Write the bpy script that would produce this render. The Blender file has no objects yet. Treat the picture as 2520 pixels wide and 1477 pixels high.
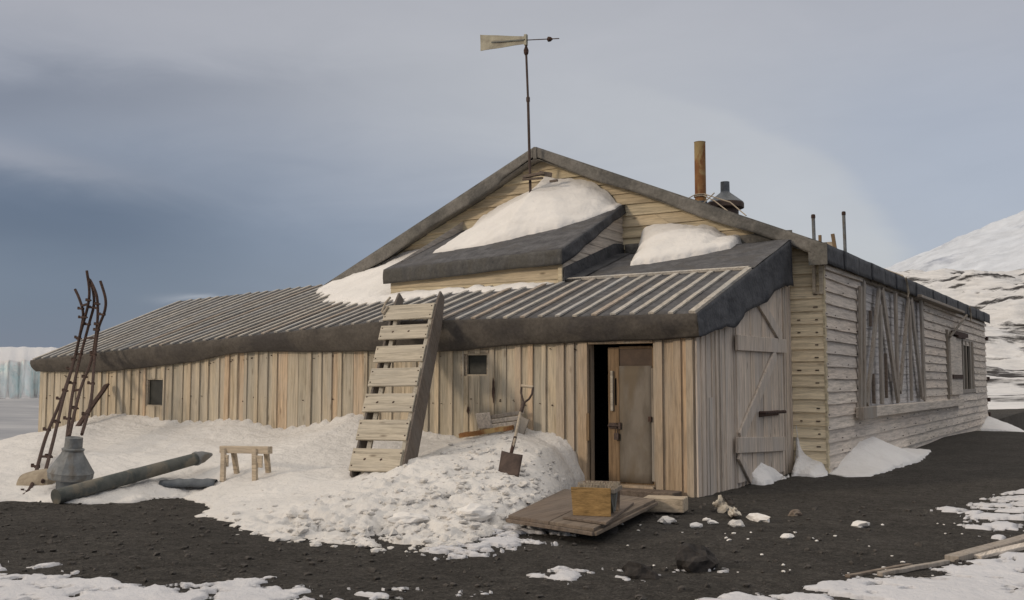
import bpy, math, random
import numpy as np
from mathutils import Vector, noise as mn
random.seed(7)
S = bpy.context.scene
COL = S.collection
R = math.radians
# ------------------------------------------------------------ camera model
F, CX, CY, HZ, VX, EYE = 2500., 1260., 738.5, 937., 2782., 1.35
PITCH = math.atan((HZ-CY)/F); YAW = math.atan((VX-CX)*math.cos(PITCH)/F)
FW = np.array([-math.sin(YAW)*math.cos(PITCH), math.cos(YAW)*math.cos(PITCH), math.sin(PITCH)])
RT = np.array([math.cos(YAW), math.sin(YAW), 0.]); UP = np.cross(RT, FW)
CAM = np.array([0., 0., EYE])
def ray(x, y): return FW+RT*(x-CX)/F-UP*(y-CY)/F
def hit(x, y, ax, v):
    d = ray(x, y); return CAM+d*((v-CAM[ax])/d[ax])
def hit_slope(x, y, z0, y0, s):            # plane z = z0 + s*(Y-y0)
    d = ray(x, y); return CAM+d*((z0-s*y0-CAM[2])/(d[2]-s*d[1]))
cd = bpy.data.cameras.new('camera'); cam = bpy.data.objects.new('camera', cd); COL.objects.link(cam)
cam.location = CAM; cam.rotation_euler = (math.pi/2+PITCH, 0, YAW)
cd.sensor_width = 36; cd.lens = F/2520*36; cd.clip_end = 60000; cd.clip_start = .1
S.camera = cam
# ------------------------------------------------------------ numpy noise
def _h(ix, iy, s):
    n = (ix.astype(np.int64)*374761393+iy.astype(np.int64)*668265263+s*1274126177) & 0xffffffff
    n = ((n ^ (n >> 13))*1274126177) & 0xffffffff
    return ((n ^ (n >> 16)) & 0xffff)/65535.
def vn(x, y, s=0):
    x = np.asarray(x, float); y = np.asarray(y, float)
    ix = np.floor(x); iy = np.floor(y); fx = x-ix; fy = y-iy
    fx = fx*fx*(3-2*fx); fy = fy*fy*(3-2*fy)
    a = _h(ix, iy, s); b = _h(ix+1, iy, s); c = _h(ix, iy+1, s); d = _h(ix+1, iy+1, s)
    return (a+(b-a)*fx)*(1-fy)+(c+(d-c)*fx)*fy-.5
def fbm(x, y, s=0, o=4, g=.5):
    r = 0; a = 1.; f = 1.
    for k in range(o):
        r = r+a*vn(x*f+k*17.3, y*f-k*9.1, s+k); a *= g; f *= 2.03
    return r
def poly_sd(X, Y, poly):                  # signed distance, inside positive
    X = np.asarray(X, float); Y = np.asarray(Y, float)
    ins = np.zeros(X.shape, bool); dm = np.full(X.shape, 1e9); n = len(poly)
    for i in range(n):
        x0, y0 = poly[i]; x1, y1 = poly[(i+1) % n]
        c = ((y0 > Y) != (y1 > Y)) & (X < (x1-x0)*(Y-y0)/((y1-y0) or 1e-9)+x0); ins ^= c
        dx, dy = x1-x0, y1-y0; t = np.clip(((X-x0)*dx+(Y-y0)*dy)/(dx*dx+dy*dy+1e-12), 0, 1)
        dm = np.minimum(dm, np.hypot(X-x0-t*dx, Y-y0-t*dy))
    return np.where(ins, dm, -dm)
def line_d(X, Y, pl):
    X = np.asarray(X, float); dm = np.full(X.shape, 1e9)
    for (x0, y0), (x1, y1) in zip(pl[:-1], pl[1:]):
        dx, dy = x1-x0, y1-y0; t = np.clip(((X-x0)*dx+(Y-y0)*dy)/(dx*dx+dy*dy+1e-12), 0, 1)
        dm = np.minimum(dm, np.hypot(X-x0-t*dx, Y-y0-t*dy))
    return dm
def sm(a, b, x):
    t = np.clip((x-a)/(b-a), 0, 1); return t*t*(3-2*t)
# ------------------------------------------------------------ mesh builder
class MB:
    def __init__(s): s.v = []; s.f = []; s.smooth = False
    def add(s, vs, fs):
        o = len(s.v); s.v += [tuple(map(float, p)) for p in vs]; s.f += [tuple(i+o for i in q) for q in fs]; return s
    def hexa(s, p):                       # 8 points: bottom 4 ccw, top 4 ccw
        return s.add(p, [(3,2,1,0),(4,5,6,7),(0,1,5,4),(1,2,6,5),(2,3,7,6),(3,0,4,7)])
    def box(s, x0, x1, y0, y1, z0, z1):
        return s.hexa([(x0,y0,z0),(x1,y0,z0),(x1,y1,z0),(x0,y1,z0),(x0,y0,z1),(x1,y0,z1),(x1,y1,z1),(x0,y1,z1)])
    def beam(s, a, b, w, h, up=(0,0,1), n=1, wob=0.):   # rectangular bar a->b, w sideways, h along up; n segments
        a = Vector(a); b = Vector(b); d = (b-a).normalized(); u = Vector(up); u = (u-d*u.dot(d)).normalized(); r = d.cross(u)
        vs = []; fs = []
        for i in range(n+1):
            c = a.lerp(b, i/n)
            if wob and 0 < i: c = c+r*random.uniform(-wob, wob)+u*random.uniform(-wob, wob)*.5
            for (p, q) in ((-1,-1),(1,-1),(1,1),(-1,1)): vs.append(c+r*(p*w/2)+u*(q*h/2))
        for i in range(n):
            for k in range(4):
                fs.append((i*4+k, i*4+(k+1)%4, i*4+4+(k+1)%4, i*4+4+k))
        fs += [(3,2,1,0), (n*4, n*4+1, n*4+2, n*4+3)]
        return s.add(vs, fs)
    def tube(s, pts, rad, seg=10, cap=True):
        pts = [Vector(p) for p in pts]; n = len(pts)
        if not hasattr(rad, '__len__'): rad = [rad]*n
        u = None; vs = []; fs = []
        for i in range(n):
            d = (pts[min(i+1, n-1)]-pts[max(i-1, 0)])
            if d.length < 1e-9: d = Vector((0,0,1))
            d.normalize()
            if u is None: u = d.orthogonal().normalized()
            u = (u-d*u.dot(d)).normalized(); w = d.cross(u)
            for k in range(seg):
                t = 2*math.pi*k/seg; vs.append(pts[i]+(u*math.cos(t)+w*math.sin(t))*rad[i])
        for i in range(n-1):
            for k in range(seg): fs.append((i*seg+k, i*seg+(k+1)%seg, (i+1)*seg+(k+1)%seg, (i+1)*seg+k))
        if cap: fs += [tuple(range(seg))[::-1], tuple(range((n-1)*seg, n*seg))]
        return s.add(vs, fs)
    def lathe(s, base, axis, prof, seg=24):       # prof: (dist along axis, radius)
        a = Vector(axis).normalized(); u = a.orthogonal().normalized(); w = a.cross(u); b = Vector(base)
        vs = []; fs = []; n = len(prof)
        for (t, r) in prof:
            for k in range(seg):
                q = 2*math.pi*k/seg; vs.append(b+a*t+(u*math.cos(q)+w*math.sin(q))*r)
        for i in range(n-1):
            for k in range(seg): fs.append((i*seg+k, i*seg+(k+1)%seg, (i+1)*seg+(k+1)%seg, (i+1)*seg+k))
        fs += [tuple(range(seg))[::-1], tuple(range((n-1)*seg, n*seg))]
        return s.add(vs, fs)
    def grid(s, P):                        # P[i][j] points
        n = len(P); m = len(P[0]); vs = [p for r in P for p in r]
        return s.add(vs, [(i*m+j, i*m+j+1, (i+1)*m+j+1, (i+1)*m+j) for i in range(n-1) for j in range(m-1)])
    def rock(s, c, r, seed=0, lev=2, sq=(1,1,.8), jag=.35):
        rnd = random.Random(seed); import bmesh
        bm = bmesh.new(); bmesh.ops.create_icosphere(bm, subdivisions=lev, radius=1)
        off = Vector((rnd.uniform(-50,50),)*3); a = rnd.uniform(0, 6.28); ca, sa = math.cos(a), math.sin(a)
        vs = []
        for v in bm.verts:
            p = v.co; k = 1+jag*(mn.noise(p*1.3+off)*1.3+mn.noise(p*3.1+off)*.5+mn.cell(p*1.7+off)*.25-.1)
            x, y, z = p.x*k*r*sq[0], p.y*k*r*sq[1], p.z*k*r*sq[2]
            vs.append((c[0]+x*ca-y*sa, c[1]+x*sa+y*ca, c[2]+z))
        fs = [tuple(l.index for l in f.verts) for f in bm.faces]; bm.free()
        return s.add(vs, fs)
def kids(o): return [c for c in bpy.data.objects if c.parent == o]
LOC = {}
def obj(name, mb, mat, parent=None, smooth=False, bevel=0., solid=0., loc=None, label=None):
    if parent is not None: L = LOC[parent.name]
    else: L = loc if loc is not None else (0., 0., 0.)
    me = bpy.data.meshes.new(name)
    if isinstance(mb, MB): V = np.array(mb.v, float).reshape(-1, 3)-np.array(L); me.from_pydata(V.tolist(), [], mb.f)
    else: V, Q = mb; me.from_pydata((np.asarray(V)-np.array(L)).tolist(), [], [tuple(q) for q in Q.tolist()])
    me.materials.append(mat); me.update()
    o = bpy.data.objects.new(name, me); COL.objects.link(o)
    if smooth: me.polygons.foreach_set('use_smooth', [True]*len(me.polygons))
    if solid:
        m = o.modifiers.new('solid', 'SOLIDIFY'); m.thickness = solid; m.offset = 0
    if bevel:
        m = o.modifiers.new('bevel', 'BEVEL'); m.width = bevel; m.segments = 2; m.limit_method = 'ANGLE'
    if parent is not None: o.parent = parent
    else: o.location = L
    LOC[o.name] = tuple(L)
    if label: o['label'] = label
    return o
def tag(o, label, cat, group=None, kind=None):
    if label: o['label'] = label
    if cat: o['category'] = cat
    if group: o['group'] = group
    if kind: o['kind'] = kind
    return o
def thing(name, label, cat, loc, group=None):
    o = bpy.data.objects.new(name, None); COL.objects.link(o); o.location = tuple(map(float, loc)); o.empty_display_size = .2
    LOC[o.name] = tuple(map(float, loc)); return tag(o, label, cat, group)
# ------------------------------------------------------------ materials
def mat_new(name, rough=.85, spec=.2):
    m = bpy.data.materials.new(name); m.use_nodes = True; nt = m.node_tree
    b = nt.nodes['Principled BSDF']; b.inputs['Roughness'].default_value = rough; b.inputs['Specular IOR Level'].default_value = spec
    return m, nt, b
def N(nt, t, **k):
    n = nt.nodes.new(t)
    for a, v in k.items():
        if a.startswith('i_'):
            key = a[2:]; n.inputs[int(key) if key.isdigit() else key.replace('_', ' ')].default_value = v
        else: setattr(n, a, v)
    return n
def ramp(nt, fac, stops, interp='LINEAR'):
    n = nt.nodes.new('ShaderNodeValToRGB'); n.color_ramp.interpolation = interp
    e = n.color_ramp.elements
    while len(e) > 1: e.remove(e[-1])
    for i, (p, c) in enumerate(stops):
        q = e[0] if i == 0 else e.new(p)
        q.position = p; q.color = (*(c if hasattr(c, '__len__') else (c, c, c)), 1)
    nt.links.new(fac, n.inputs[0]); return n.outputs[0]
def mixc(nt, fac, a, b, mode='MIX'):
    n = nt.nodes.new('ShaderNodeMix'); n.data_type = 'RGBA'; n.blend_type = mode
    for i, v in ((0, fac), (6, a), (7, b)):
        if isinstance(v, (int, float)): n.inputs[i].default_value = v
        elif isinstance(v, (tuple, list)): n.inputs[i].default_value = (*v, 1)
        else: nt.links.new(v, n.inputs[i])
    return n.outputs[2]
def mapped(nt, scale, rnd=None):
    tc = N(nt, 'ShaderNodeTexCoord'); mp = N(nt, 'ShaderNodeMapping'); mp.inputs['Scale'].default_value = scale
    nt.links.new(tc.outputs['Object'], mp.inputs[0])
    if rnd is not None:
        a = N(nt, 'ShaderNodeVectorMath', operation='SCALE'); a.inputs[0].default_value = (37, 53, 71)
        nt.links.new(rnd, a.inputs['Scale']); b = N(nt, 'ShaderNodeVectorMath', operation='ADD')
        nt.links.new(mp.outputs[0], b.inputs[0]); nt.links.new(a.outputs[0], b.inputs[1]); return b.outputs[0]
    return mp.outputs[0]
def noise(nt, vec, scale, detail=4, rough=.55, dist=0.):
    n = N(nt, 'ShaderNodeTexNoise'); n.inputs['Scale'].default_value = scale; n.inputs['Detail'].default_value = detail
    n.inputs['Roughness'].default_value = rough; n.inputs['Distortion'].default_value = dist
    if vec is not None: nt.links.new(vec, n.inputs['Vector'])
    return n.outputs[0]
def bump(nt, b, h, dist=.01, strength=1.):
    n = N(nt, 'ShaderNodeBump'); n.inputs['Distance'].default_value = dist; n.inputs['Strength'].default_value = strength
    nt.links.new(h, n.inputs['Height']); nt.links.new(n.outputs[0], b.inputs['Normal'])
def wood(name, cols, axis='Z', knots=.5, grey=.25, greycol=(.27,.26,.25), stain=.5, rough=.85):
    """boards tinted one by one, long grain along axis, knots, weathering blotches"""
    m, nt, b = mat_new(name, rough, .15)
    geo = N(nt, 'ShaderNodeNewGeometry'); rnd = geo.outputs['Random Per Island']
    sc = {'X': (.5,9,9), 'Y': (9,.5,9), 'Z': (9,9,.5)}[axis]
    v = mapped(nt, sc, rnd)
    base = ramp(nt, rnd, [(i/len(cols), c) for i, c in enumerate(cols)], 'CONSTANT')
    g = noise(nt, v, 3.2, 6, .6, .6)
    c = mixc(nt, 1., base, ramp(nt, g, [(.3, .55), (.5, .95), (.7, 1.18)]), 'MULTIPLY')
    g2 = noise(nt, v, 14, 3, .6, .2)
    c = mixc(nt, 1., c, ramp(nt, g2, [(.3, .8), (.6, 1.07)]), 'MULTIPLY')
    v2 = mapped(nt, {'X': (.5,1.5,1.5), 'Y': (1.5,.5,1.5), 'Z': (1.5,1.5,.45)}[axis], rnd)
    w = noise(nt, v2, 1.6, 5, .6)
    c = mixc(nt, ramp(nt, w, [(.42, 0), (.68, grey*2)]), c, greycol)
    # dark streak stains
    s = noise(nt, v, 1.1, 5, .65, 1.)
    c = mixc(nt, ramp(nt, s, [(.62, 0), (.78, stain)]), c, (.05,.04,.032))
    # knots
    vk = mapped(nt, {'X': (1.6,5,5), 'Y': (5,1.6,5), 'Z': (5,5,1.6)}[axis], rnd)
    vo = N(nt, 'ShaderNodeTexVoronoi'); vo.inputs['Scale'].default_value = 1.1; nt.links.new(vk, vo.inputs['Vector'])
    c = mixc(nt, ramp(nt, vo.outputs['Distance'], [(.05, knots), (.13, 0)]), c, (.075,.05,.032))
    nt.links.new(c, b.inputs['Base Color'])
    bump(nt, b, g2, .006, .8)
    return m
def plain(name, c1, c2, scale=6, rough=.8, metal=0., spec=.3, bd=.004, sc=(1,1,1), det=5, c3=None):
    m, nt, b = mat_new(name, rough, spec); v = mapped(nt, sc)
    n = noise(nt, v, scale, det, .6, .3); col = ramp(nt, n, [(.35, c1), (.62, c2)])
    if c3:
        n2 = noise(nt, v, scale*.45, 4, .6, .5); col = mixc(nt, ramp(nt, n2, [(.5, 0), (.6, 1)]), col, c3)
    nt.links.new(col, b.inputs['Base Color']); b.inputs['Metallic'].default_value = metal
    bump(nt, b, noise(nt, v, scale*4, 4), bd); return m
TAN = [(.52,.43,.31),(.45,.385,.29),(.56,.47,.34),(.41,.36,.275),(.50,.42,.305),(.55,.42,.29),(.44,.385,.295),(.53,.455,.34)]
M = {}
M['planks'] = wood('weathered_tan_planks', TAN, 'Z', .45, .28, (.42,.40,.35), .42)
M['orange'] = wood('fresh_orange_planks', [(.55,.40,.265),(.43,.325,.22),(.41,.345,.26),(.57,.43,.29),(.44,.36,.27)], 'Z', .6, .25, (.38,.35,.30), .4)
M['sideplank'] = wood('grey_side_planks', [(.66,.56,.46),(.58,.50,.42),(.70,.60,.50),(.54,.47,.40),(.63,.53,.43)], 'Z', .5, .3, (.50,.47,.44), .4)
M['clapY'] = wood('gable_clapboards', [(.60,.50,.34),(.56,.465,.32),(.63,.54,.375),(.54,.45,.31),(.58,.50,.355)], 'X', .75, .14, (.46,.41,.33), .3)
M['clapR'] = wood('grey_clapboards', [(.71,.63,.545),(.66,.59,.51),(.74,.66,.57),(.61,.545,.48),(.70,.61,.52)], 'Y', .25, .2, (.52,.49,.46), .3)
M['clapD'] = wood('dormer_clapboards', [(.54,.48,.42),(.47,.43,.39),(.57,.51,.44)], 'Y', .4, .3, (.33,.32,.31), .2)
M['batten'] = wood('roof_battens', [(.48,.44,.38),(.41,.38,.34),(.52,.48,.42),(.40,.34,.28),(.46,.44,.41)], 'Y', .2, .35, (.33,.34,.34), .3)
M['palewood'] = wood('pale_wood', [(.48,.40,.30),(.44,.37,.28),(.50,.43,.33)], 'X', .6, .2, (.36,.33,.29), .25)
M['sledge'] = wood('sledge_wood', [(.46,.41,.325),(.43,.385,.31),(.49,.435,.345)], 'X', .6, .2, (.38,.36,.32), .25)
M['dark_runner'] = wood('dark_runner_wood', [(.145,.12,.10),(.12,.10,.085)], 'Z', .1, .3, (.16,.15,.14), .4)
M['posts'] = wood('brown_weathered_posts', [(.32,.265,.21),(.36,.31,.26),(.28,.24,.195),(.38,.34,.30)], 'Z', .3, .3, (.34,.33,.31), .6)
M['deck'] = wood('platform_boards', [(.185,.145,.115),(.165,.13,.105),(.20,.16,.125)], 'Y', .2, .2, (.15,.14,.13), .3)
M['boxply'] = wood('yellow_plywood', [(.31,.20,.085),(.29,.185,.08)], 'X', .6, .1, (.25,.2,.12), .25)
M['doorwood'] = wood('orange_door_wood', [(.235,.16,.095),(.215,.15,.09)], 'Z', 1., .2, (.24,.18,.12), .8)
M['felt'] = plain('roofing_felt', (.055,.055,.060), (.105,.105,.11), 5, .8, bd=.01, c3=(.075,.072,.072))
M['feltdark'] = plain('black_felt', (.032,.035,.042), (.065,.068,.076), 4, .7, bd=.012)
M['canvas'] = plain('brown_grey_canvas', (.072,.064,.056), (.098,.087,.075), 3, .9, bd=.012, c3=(.062,.056,.052))
M['feltmid'] = plain('grey_dormer_felt', (.062,.062,.062), (.10,.098,.094), 4, .85, bd=.012, c3=(.085,.082,.075), sc=(1.6,1,.5))
M['canvaslight'] = plain('grey_canvas_edging', (.125,.12,.107), (.175,.165,.15), 3, .9, bd=.014, c3=(.095,.092,.086))
M['iron'] = plain('rusty_iron', (.035,.022,.018), (.075,.045,.035), 20, .85, bd=.004)
M['rust'] = plain('rusted_flue', (.17,.07,.03), (.27,.14,.055), 7, .85, bd=.004, sc=(1,1,.6), c3=(.34,.25,.12))
M['galv'] = plain('galvanised_sheet', (.13,.14,.145), (.22,.228,.23), 7, .65, .2, .4, .006, c3=(.15,.14,.125))
M['galvdark'] = plain('dark_sheet', (.07,.08,.09), (.12,.135,.15), 7, .5, .3, .5, .003)
M['pipe'] = plain('weathered_pipe', (.07,.078,.074), (.115,.12,.11), 8, .8, .1, .3, .008, c3=(.17,.155,.125))
M['brownmetal'] = plain('brown_metal', (.05,.035,.03), (.085,.06,.05), 12, .7)
M['glass'] = plain('dark_pane', (.016,.018,.016), (.03,.032,.028), 9, .45, 0, .4, .001)
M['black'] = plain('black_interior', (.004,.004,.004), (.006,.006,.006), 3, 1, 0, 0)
M['doorfelt'] = plain('grey_door_sheet', (.095,.08,.062), (.20,.175,.145), 3.5, .85, bd=.005, sc=(1,1,.35), c3=(.15,.12,.085), det=8)
M['doorpane'] = plain('brown_door_pane', (.055,.036,.025), (.085,.055,.037), 6, .6)
M['vane'] = plain('pale_tin_vane', (.27,.26,.20), (.36,.34,.27), 4, .6, .1, c3=(.22,.20,.16))
M['rock'] = plain('volcanic_rock', (.022,.02,.019), (.05,.044,.04), 9, .95, bd=.01)
M['grit'] = plain('volcanic_grit', (.04,.037,.033), (.085,.077,.07), 14, .95, bd=.004)
M['stone'] = plain('brown_stone', (.13,.10,.08), (.25,.21,.17), 9, .95, bd=.01)
M['rope'] = plain('hemp_rope', (.30,.25,.19), (.38,.33,.26), 30, .9)
M['bone'] = plain('bleached_hide', (.36,.32,.26), (.55,.51,.44), 8, .8, bd=.006, c3=(.10,.085,.07))
M['strut'] = plain('grey_strut_paint', (.10,.11,.10), (.15,.15,.14), 12, .6)
def crease(m, amt=.03):
    nt = m.node_tree; b = nt.nodes['Principled BSDF']; tc = N(nt, 'ShaderNodeTexCoord'); mp = N(nt, 'ShaderNodeMapping'); mp.inputs['Rotation'].default_value = (0, R(35), 0); mp.inputs['Scale'].default_value = (1.2, 1.2, 4)
    nt.links.new(tc.outputs['Object'], mp.inputs[0]); n = N(nt, 'ShaderNodeTexNoise', noise_type='RIDGED_MULTIFRACTAL'); n.inputs['Scale'].default_value = 1.6; n.inputs['Detail'].default_value = 3; nt.links.new(mp.outputs[0], n.inputs['Vector'])
    old = b.inputs['Normal'].links[0].from_socket; bp = N(nt, 'ShaderNodeBump'); bp.inputs['Distance'].default_value = amt; bp.inputs['Strength'].default_value = .6; nt.links.new(n.outputs[0], bp.inputs['Height']); nt.links.new(old, bp.inputs['Normal']); nt.links.new(bp.outputs[0], b.inputs['Normal'])
    spk = noise(nt, tc.outputs['Object'], 26, 4, .7); c0 = b.inputs['Base Color'].links[0].from_socket; nt.links.new(mixc(nt, 1., c0, ramp(nt, spk, [(.3, .78), (.7, 1.25)]), 'MULTIPLY'), b.inputs['Base Color'])
for k_ in ('canvas', 'canvaslight', 'feltmid', 'feltdark', 'felt'): crease(M[k_])
def snow_mat(name, dirt, dscale=9, a=(.82,.815,.80), bd=.03, sss=True, bs=5):
    m, nt, b = mat_new(name, .75, .25); v = mapped(nt, (1,1,1))
    n = noise(nt, v, 1.2, 5, .55, .3); c = ramp(nt, n, [(.3, tuple(x*.90 for x in a)), (.6, a)])
    if dirt:
        d = noise(nt, v, dscale, 6, .68, .5); d2 = noise(nt, v, .55, 3)
        mm = N(nt, 'ShaderNodeMath', operation='ADD'); nt.links.new(d, mm.inputs[0]); nt.links.new(d2, mm.inputs[1])
        c = mixc(nt, ramp(nt, mm.outputs[0], [(1.0, 0), (1.3, dirt)]), c, (.26,.235,.20))
        d3 = noise(nt, v, dscale*5, 4, .7); c = mixc(nt, ramp(nt, d3, [(.64, 0), (.72, dirt)]), c, (.12,.105,.09))
    nt.links.new(c, b.inputs['Base Color'])
    h = noise(nt, v, bs, 8, .62, .2); bump(nt, b, h, bd)
    return m
M['snow'] = snow_mat('drift_snow', .5, 9, (.69,.672,.645), .04, bs=9)
M['snowheap'] = snow_mat('clean_heap_snow', .2, 9, (.82,.81,.80), .04, bs=10)
M['snowroof'] = snow_mat('roof_snow', 0, 9, (.77,.75,.72), .03)
M['rubble'] = snow_mat('dirty_snow_rubble', .9, 7, (.64,.62,.59), .03, bs=12)
M['snowblue'] = snow_mat('crusted_snow', .6, 16, (.62,.62,.64), .02, bs=20)
def ground_mat():
    m, nt, b = mat_new('black_volcanic_gravel', .95, .12); v = mapped(nt, (1,1,1))
    n = noise(nt, v, 55, 5, .7); c = ramp(nt, n, [(.3, (.034,.032,.029)), (.52, (.066,.061,.055)), (.72, (.118,.108,.096))])
    vo = N(nt, 'ShaderNodeTexVoronoi'); vo.inputs['Scale'].default_value = 38; nt.links.new(v, vo.inputs['Vector'])
    c = mixc(nt, 1., c, ramp(nt, vo.outputs['Color'], [(.0, .7), (1., 1.4)]), 'MULTIPLY')
    n3 = noise(nt, v, .9, 4, .6, .3); c = mixc(nt, 1., c, ramp(nt, n3, [(.3, .82), (.7, 1.2)]), 'MULTIPLY')
    n4 = noise(nt, v, 7, 6, .7, .2); c = mixc(nt, 1., c, ramp(nt, n4, [(.35, .75), (.6, 1.15)]), 'MULTIPLY')
    nt.links.new(c, b.inputs['Base Color'])
    mm = N(nt, 'ShaderNodeMath', operation='ADD'); nt.links.new(n, mm.inputs[0]); nt.links.new(n4, mm.inputs[1])
    bump(nt, b, mm.outputs[0], .035); return m
M['ground'] = ground_mat()
# ------------------------------------------------------------ terrain heights
def G(x, y):
    x = np.asarray(x, float); y = np.asarray(y, float)
    s = -x*.95+y*.31-24.3
    z = -np.clip(s, 0, 40)*.3-.08*np.clip(s+2, 0, 2)
    e = y-30.5
    z = z-np.where(x > -4, np.clip(e, 0, 40)*.07, 0)
    return z+.10*fbm(x*.35, y*.35, 3, 3)*sm(1, 4, np.hypot(x+6, y-12)-1.5)
FRONT = [(-40,1.2),(-24,3),(-16,5.2),(-12.5,6.2),(-10.62,6.71),(-10.14,6.87),(-9.74,7.24),(-9.58,7.64),(-9.53,8.28),(-8.75,7.9),(-7.99,7.21),(-6.83,6.63),
         (-6.17,6.32),(-5.46,6.5),(-4.88,6.3),(-4.6,6.94)]
SIDE = [(-4.6,6.94),(-4.9,8.0),(-5.2,9.2),(-5.6,10.4),(-5.74,11.0),(-5.74,11.6)]
DP = FRONT+SIDE[1:]+[(-16.8,11.6),(-18,14),(-20,60),(-40,60)]
HWX = [-30,-19,-17.2,-16.77,-16.2,-15.26,-14.4,-13.5,-12,-11.3,-10.5,-9.9,-9.42,-8.9,-8.27,-7.7,-7.2,-6.67,-6.3,-6.1,-5.85,-5.7]
HWZ = [.12,.14,.22,.28,.42,.60,.71,.64,.64,.585,.62,.75,.86,.76,.62,.57,.66,.75,.68,.62,.57,.52]
def drift_h(x, y):
    nz = fbm(x*1.6, y*1.6, 11, 5, .62); ins = poly_sd(x, y, DP); dF = line_d(x, y, FRONT); dS = line_d(x, y, SIDE)
    sd = np.where(ins > 0, np.minimum(dF+.16*nz, dS+.05*nz), np.where(x < -16.7, np.maximum(ins, -1), ins)+.16*nz)
    dw = np.where(x > -16.77, np.maximum(11.285-y, 0), np.hypot(x+16.77, np.minimum(y-11.285, 0))*.25+.3)
    df = np.maximum(np.where(ins > 0, dF+.16*nz, sd), 0); hw = np.interp(x, HWX, HWZ)
    t = df/(df+dw+1e-6)
    h = hw*(.6*t**.8+.4*t**1.6)
    h = h*np.where(ins > 0, sm(-.05, .38, dS+.1*nz*sm(10.9,9,y))**.5, 1)
    rub = sm(-7.8, -6.4, x+.3*(y-8))*sm(3.4, 1.6, df+.3*(y-9))     # chunky shovelled snow near the door
    h = h+.09*rub*sm(0,.8,df)*sm(8.0, 9.8, y)*sm(-.02,.35,dw)
    h = h+.075*np.minimum(df*2, 1)*fbm(x*.8+y*.3, y*1.7, 21, 5)-.05*np.minimum(df, 1)*np.maximum(vn(x*.7+3, y*1.1, 24)+.1, 0)+.022*np.minimum(df*3, 1)*(np.abs(fbm(x*3.5+y, y*7, 25, 4))-.1)*(1-rub)
    q = np.abs(fbm(x*5, y*5, 31, 4, .6)); q2 = np.abs(fbm(x*13, y*13, 35, 3, .6)); h = h+rub*np.minimum(df*3, 1)*(.10*q+.05*q2-.02)
    # front fringe by the platform: gravel shows through
    fr = rub*sm(1.3, .1, df)*sm(9.0, 7.2, y); h = h-fr*.15*sm(-.05, .2, fbm(x*3.2, y*4.5, 41, 4, .65))
    # crest scallops where the wall battens part the snow
    h = h+(1-sm(0, .22, dw))*(.05*np.abs(vn(x*4.6, x*0, 51))*2+.03*np.abs(np.sin(x*14.))+.02*vn(x*17, x*0, 53))
    h = h-sm(.5, 0, df)*(.045*np.maximum(fbm(x*4, y*6, 57, 5, .65)+.05, 0)*2)
    return np.where(sd > 0, h+.014*np.minimum(df*12, 1), -.12)
def px_ground(lst, z=0.): return [tuple(hit(a, b, 2, z)[:2]) for a, b in lst]
PATCH = [(px_ground([(-900,1405),(-300,1385),(0,1392),(60,1405),(130,1415),(180,1430),(300,1437),(345,1444),(420,1436),(620,1440),(540,1455),(760,1462),(900,1452),(1000,1468),(960,1490),(620,1500),(700,1600),(0,1700),(-900,1700)]), .16),
         (px_ground([(1700,1482),(1790,1458),(1950,1460),(2080,1432),(2250,1420),(2330,1398),(2400,1372),(2520,1342),(2700,1300),(3100,1290),(3100,1900),(1500,1900),(1560,1500)]), .12),
         (px_ground([(2345,1272),(2420,1255),(2520,1208),(2700,1180),(2700,1270),(2520,1305),(2450,1316),(2380,1298)]), .22),
         (px_ground([(2480,1165),(2520,1135),(2620,1120),(2620,1165),(2520,1180)]), .2),
         (px_ground([(1312,1422),(1345,1414),(1400,1408),(1445,1416),(1440,1430),(1400,1438),(1360,1436)]), .12),
         (px_ground([(1595,1420),(1610,1414),(1668,1414),(1664,1430),(1620,1440)]), .1),
         (px_ground([(1500,1428),(1520,1418),(1568,1420),(1566,1444),(1520,1442)]), .1),
         (px_ground([(1450,1406),(1530,1411),(1528,1417),(1460,1413)]), .08),
         (px_ground([(1750,1404),(1800,1408),(1800,1418),(1770,1416)]), .12),
         (px_ground([(1130,1350),(1180,1290),(1260,1285),(1395,1300),(1400,1318),(1330,1330),(1250,1348),(1180,1362)]), .42),
         (px_ground([(268,1412),(290,1406),(318,1408),(312,1416),(272,1418)]), .06),
         (px_ground([(395,1420),(430,1418),(425,1425),(400,1430)]), .06),
         (px_ground([(460,1414),(495,1414),(490,1418),(462,1418)]), .05),
         (px_ground([(500,1430),(600,1426),(690,1438),(560,1446)]), .12),
         (px_ground([(1020,1462),(1200,1468),(1180,1480),(1040,1480)]), .12)]
def patch_h(x, y):
    nz = fbm(x*3.0, y*4.4, 61, 6, .72); best = np.full(np.shape(x), -9.)
    for p, k in PATCH: best = np.maximum(best, np.minimum(poly_sd(x, y, p), .30)+k*nz*2.3-.045)
    pit = fbm(x*7, y*7, 71, 4, .6)
    best = best-np.maximum(pit-.30, 0)*1.5-np.maximum(fbm(x*1.4, y*3.4, 75, 5, .6)-.26, 0)*1.6
    return np.where(best > 0, np.minimum(best*.12, .018)+.014*fbm(x*5, y*7, 81, 5, .6)+.006, -.12)
def grid_mesh(xs, ys, hf, keep=None):
    X, Y = np.meshgrid(xs, ys); Z = hf(X, Y); n, m = X.shape
    idx = np.arange(n*m).reshape(n, m); q = np.stack([idx[:-1,:-1], idx[:-1,1:], idx[1:,1:], idx[1:,:-1]], -1).reshape(-1, 4)
    V = np.stack([X, Y, Z], -1).reshape(-1, 3)
    if keep is not None:
        k = keep(X, Y, Z).reshape(-1)[q].any(1); q = q[k]; u, inv = np.unique(q, return_inverse=True); V = V[u]; q = inv.reshape(-1, 4)
    return V, q
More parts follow.
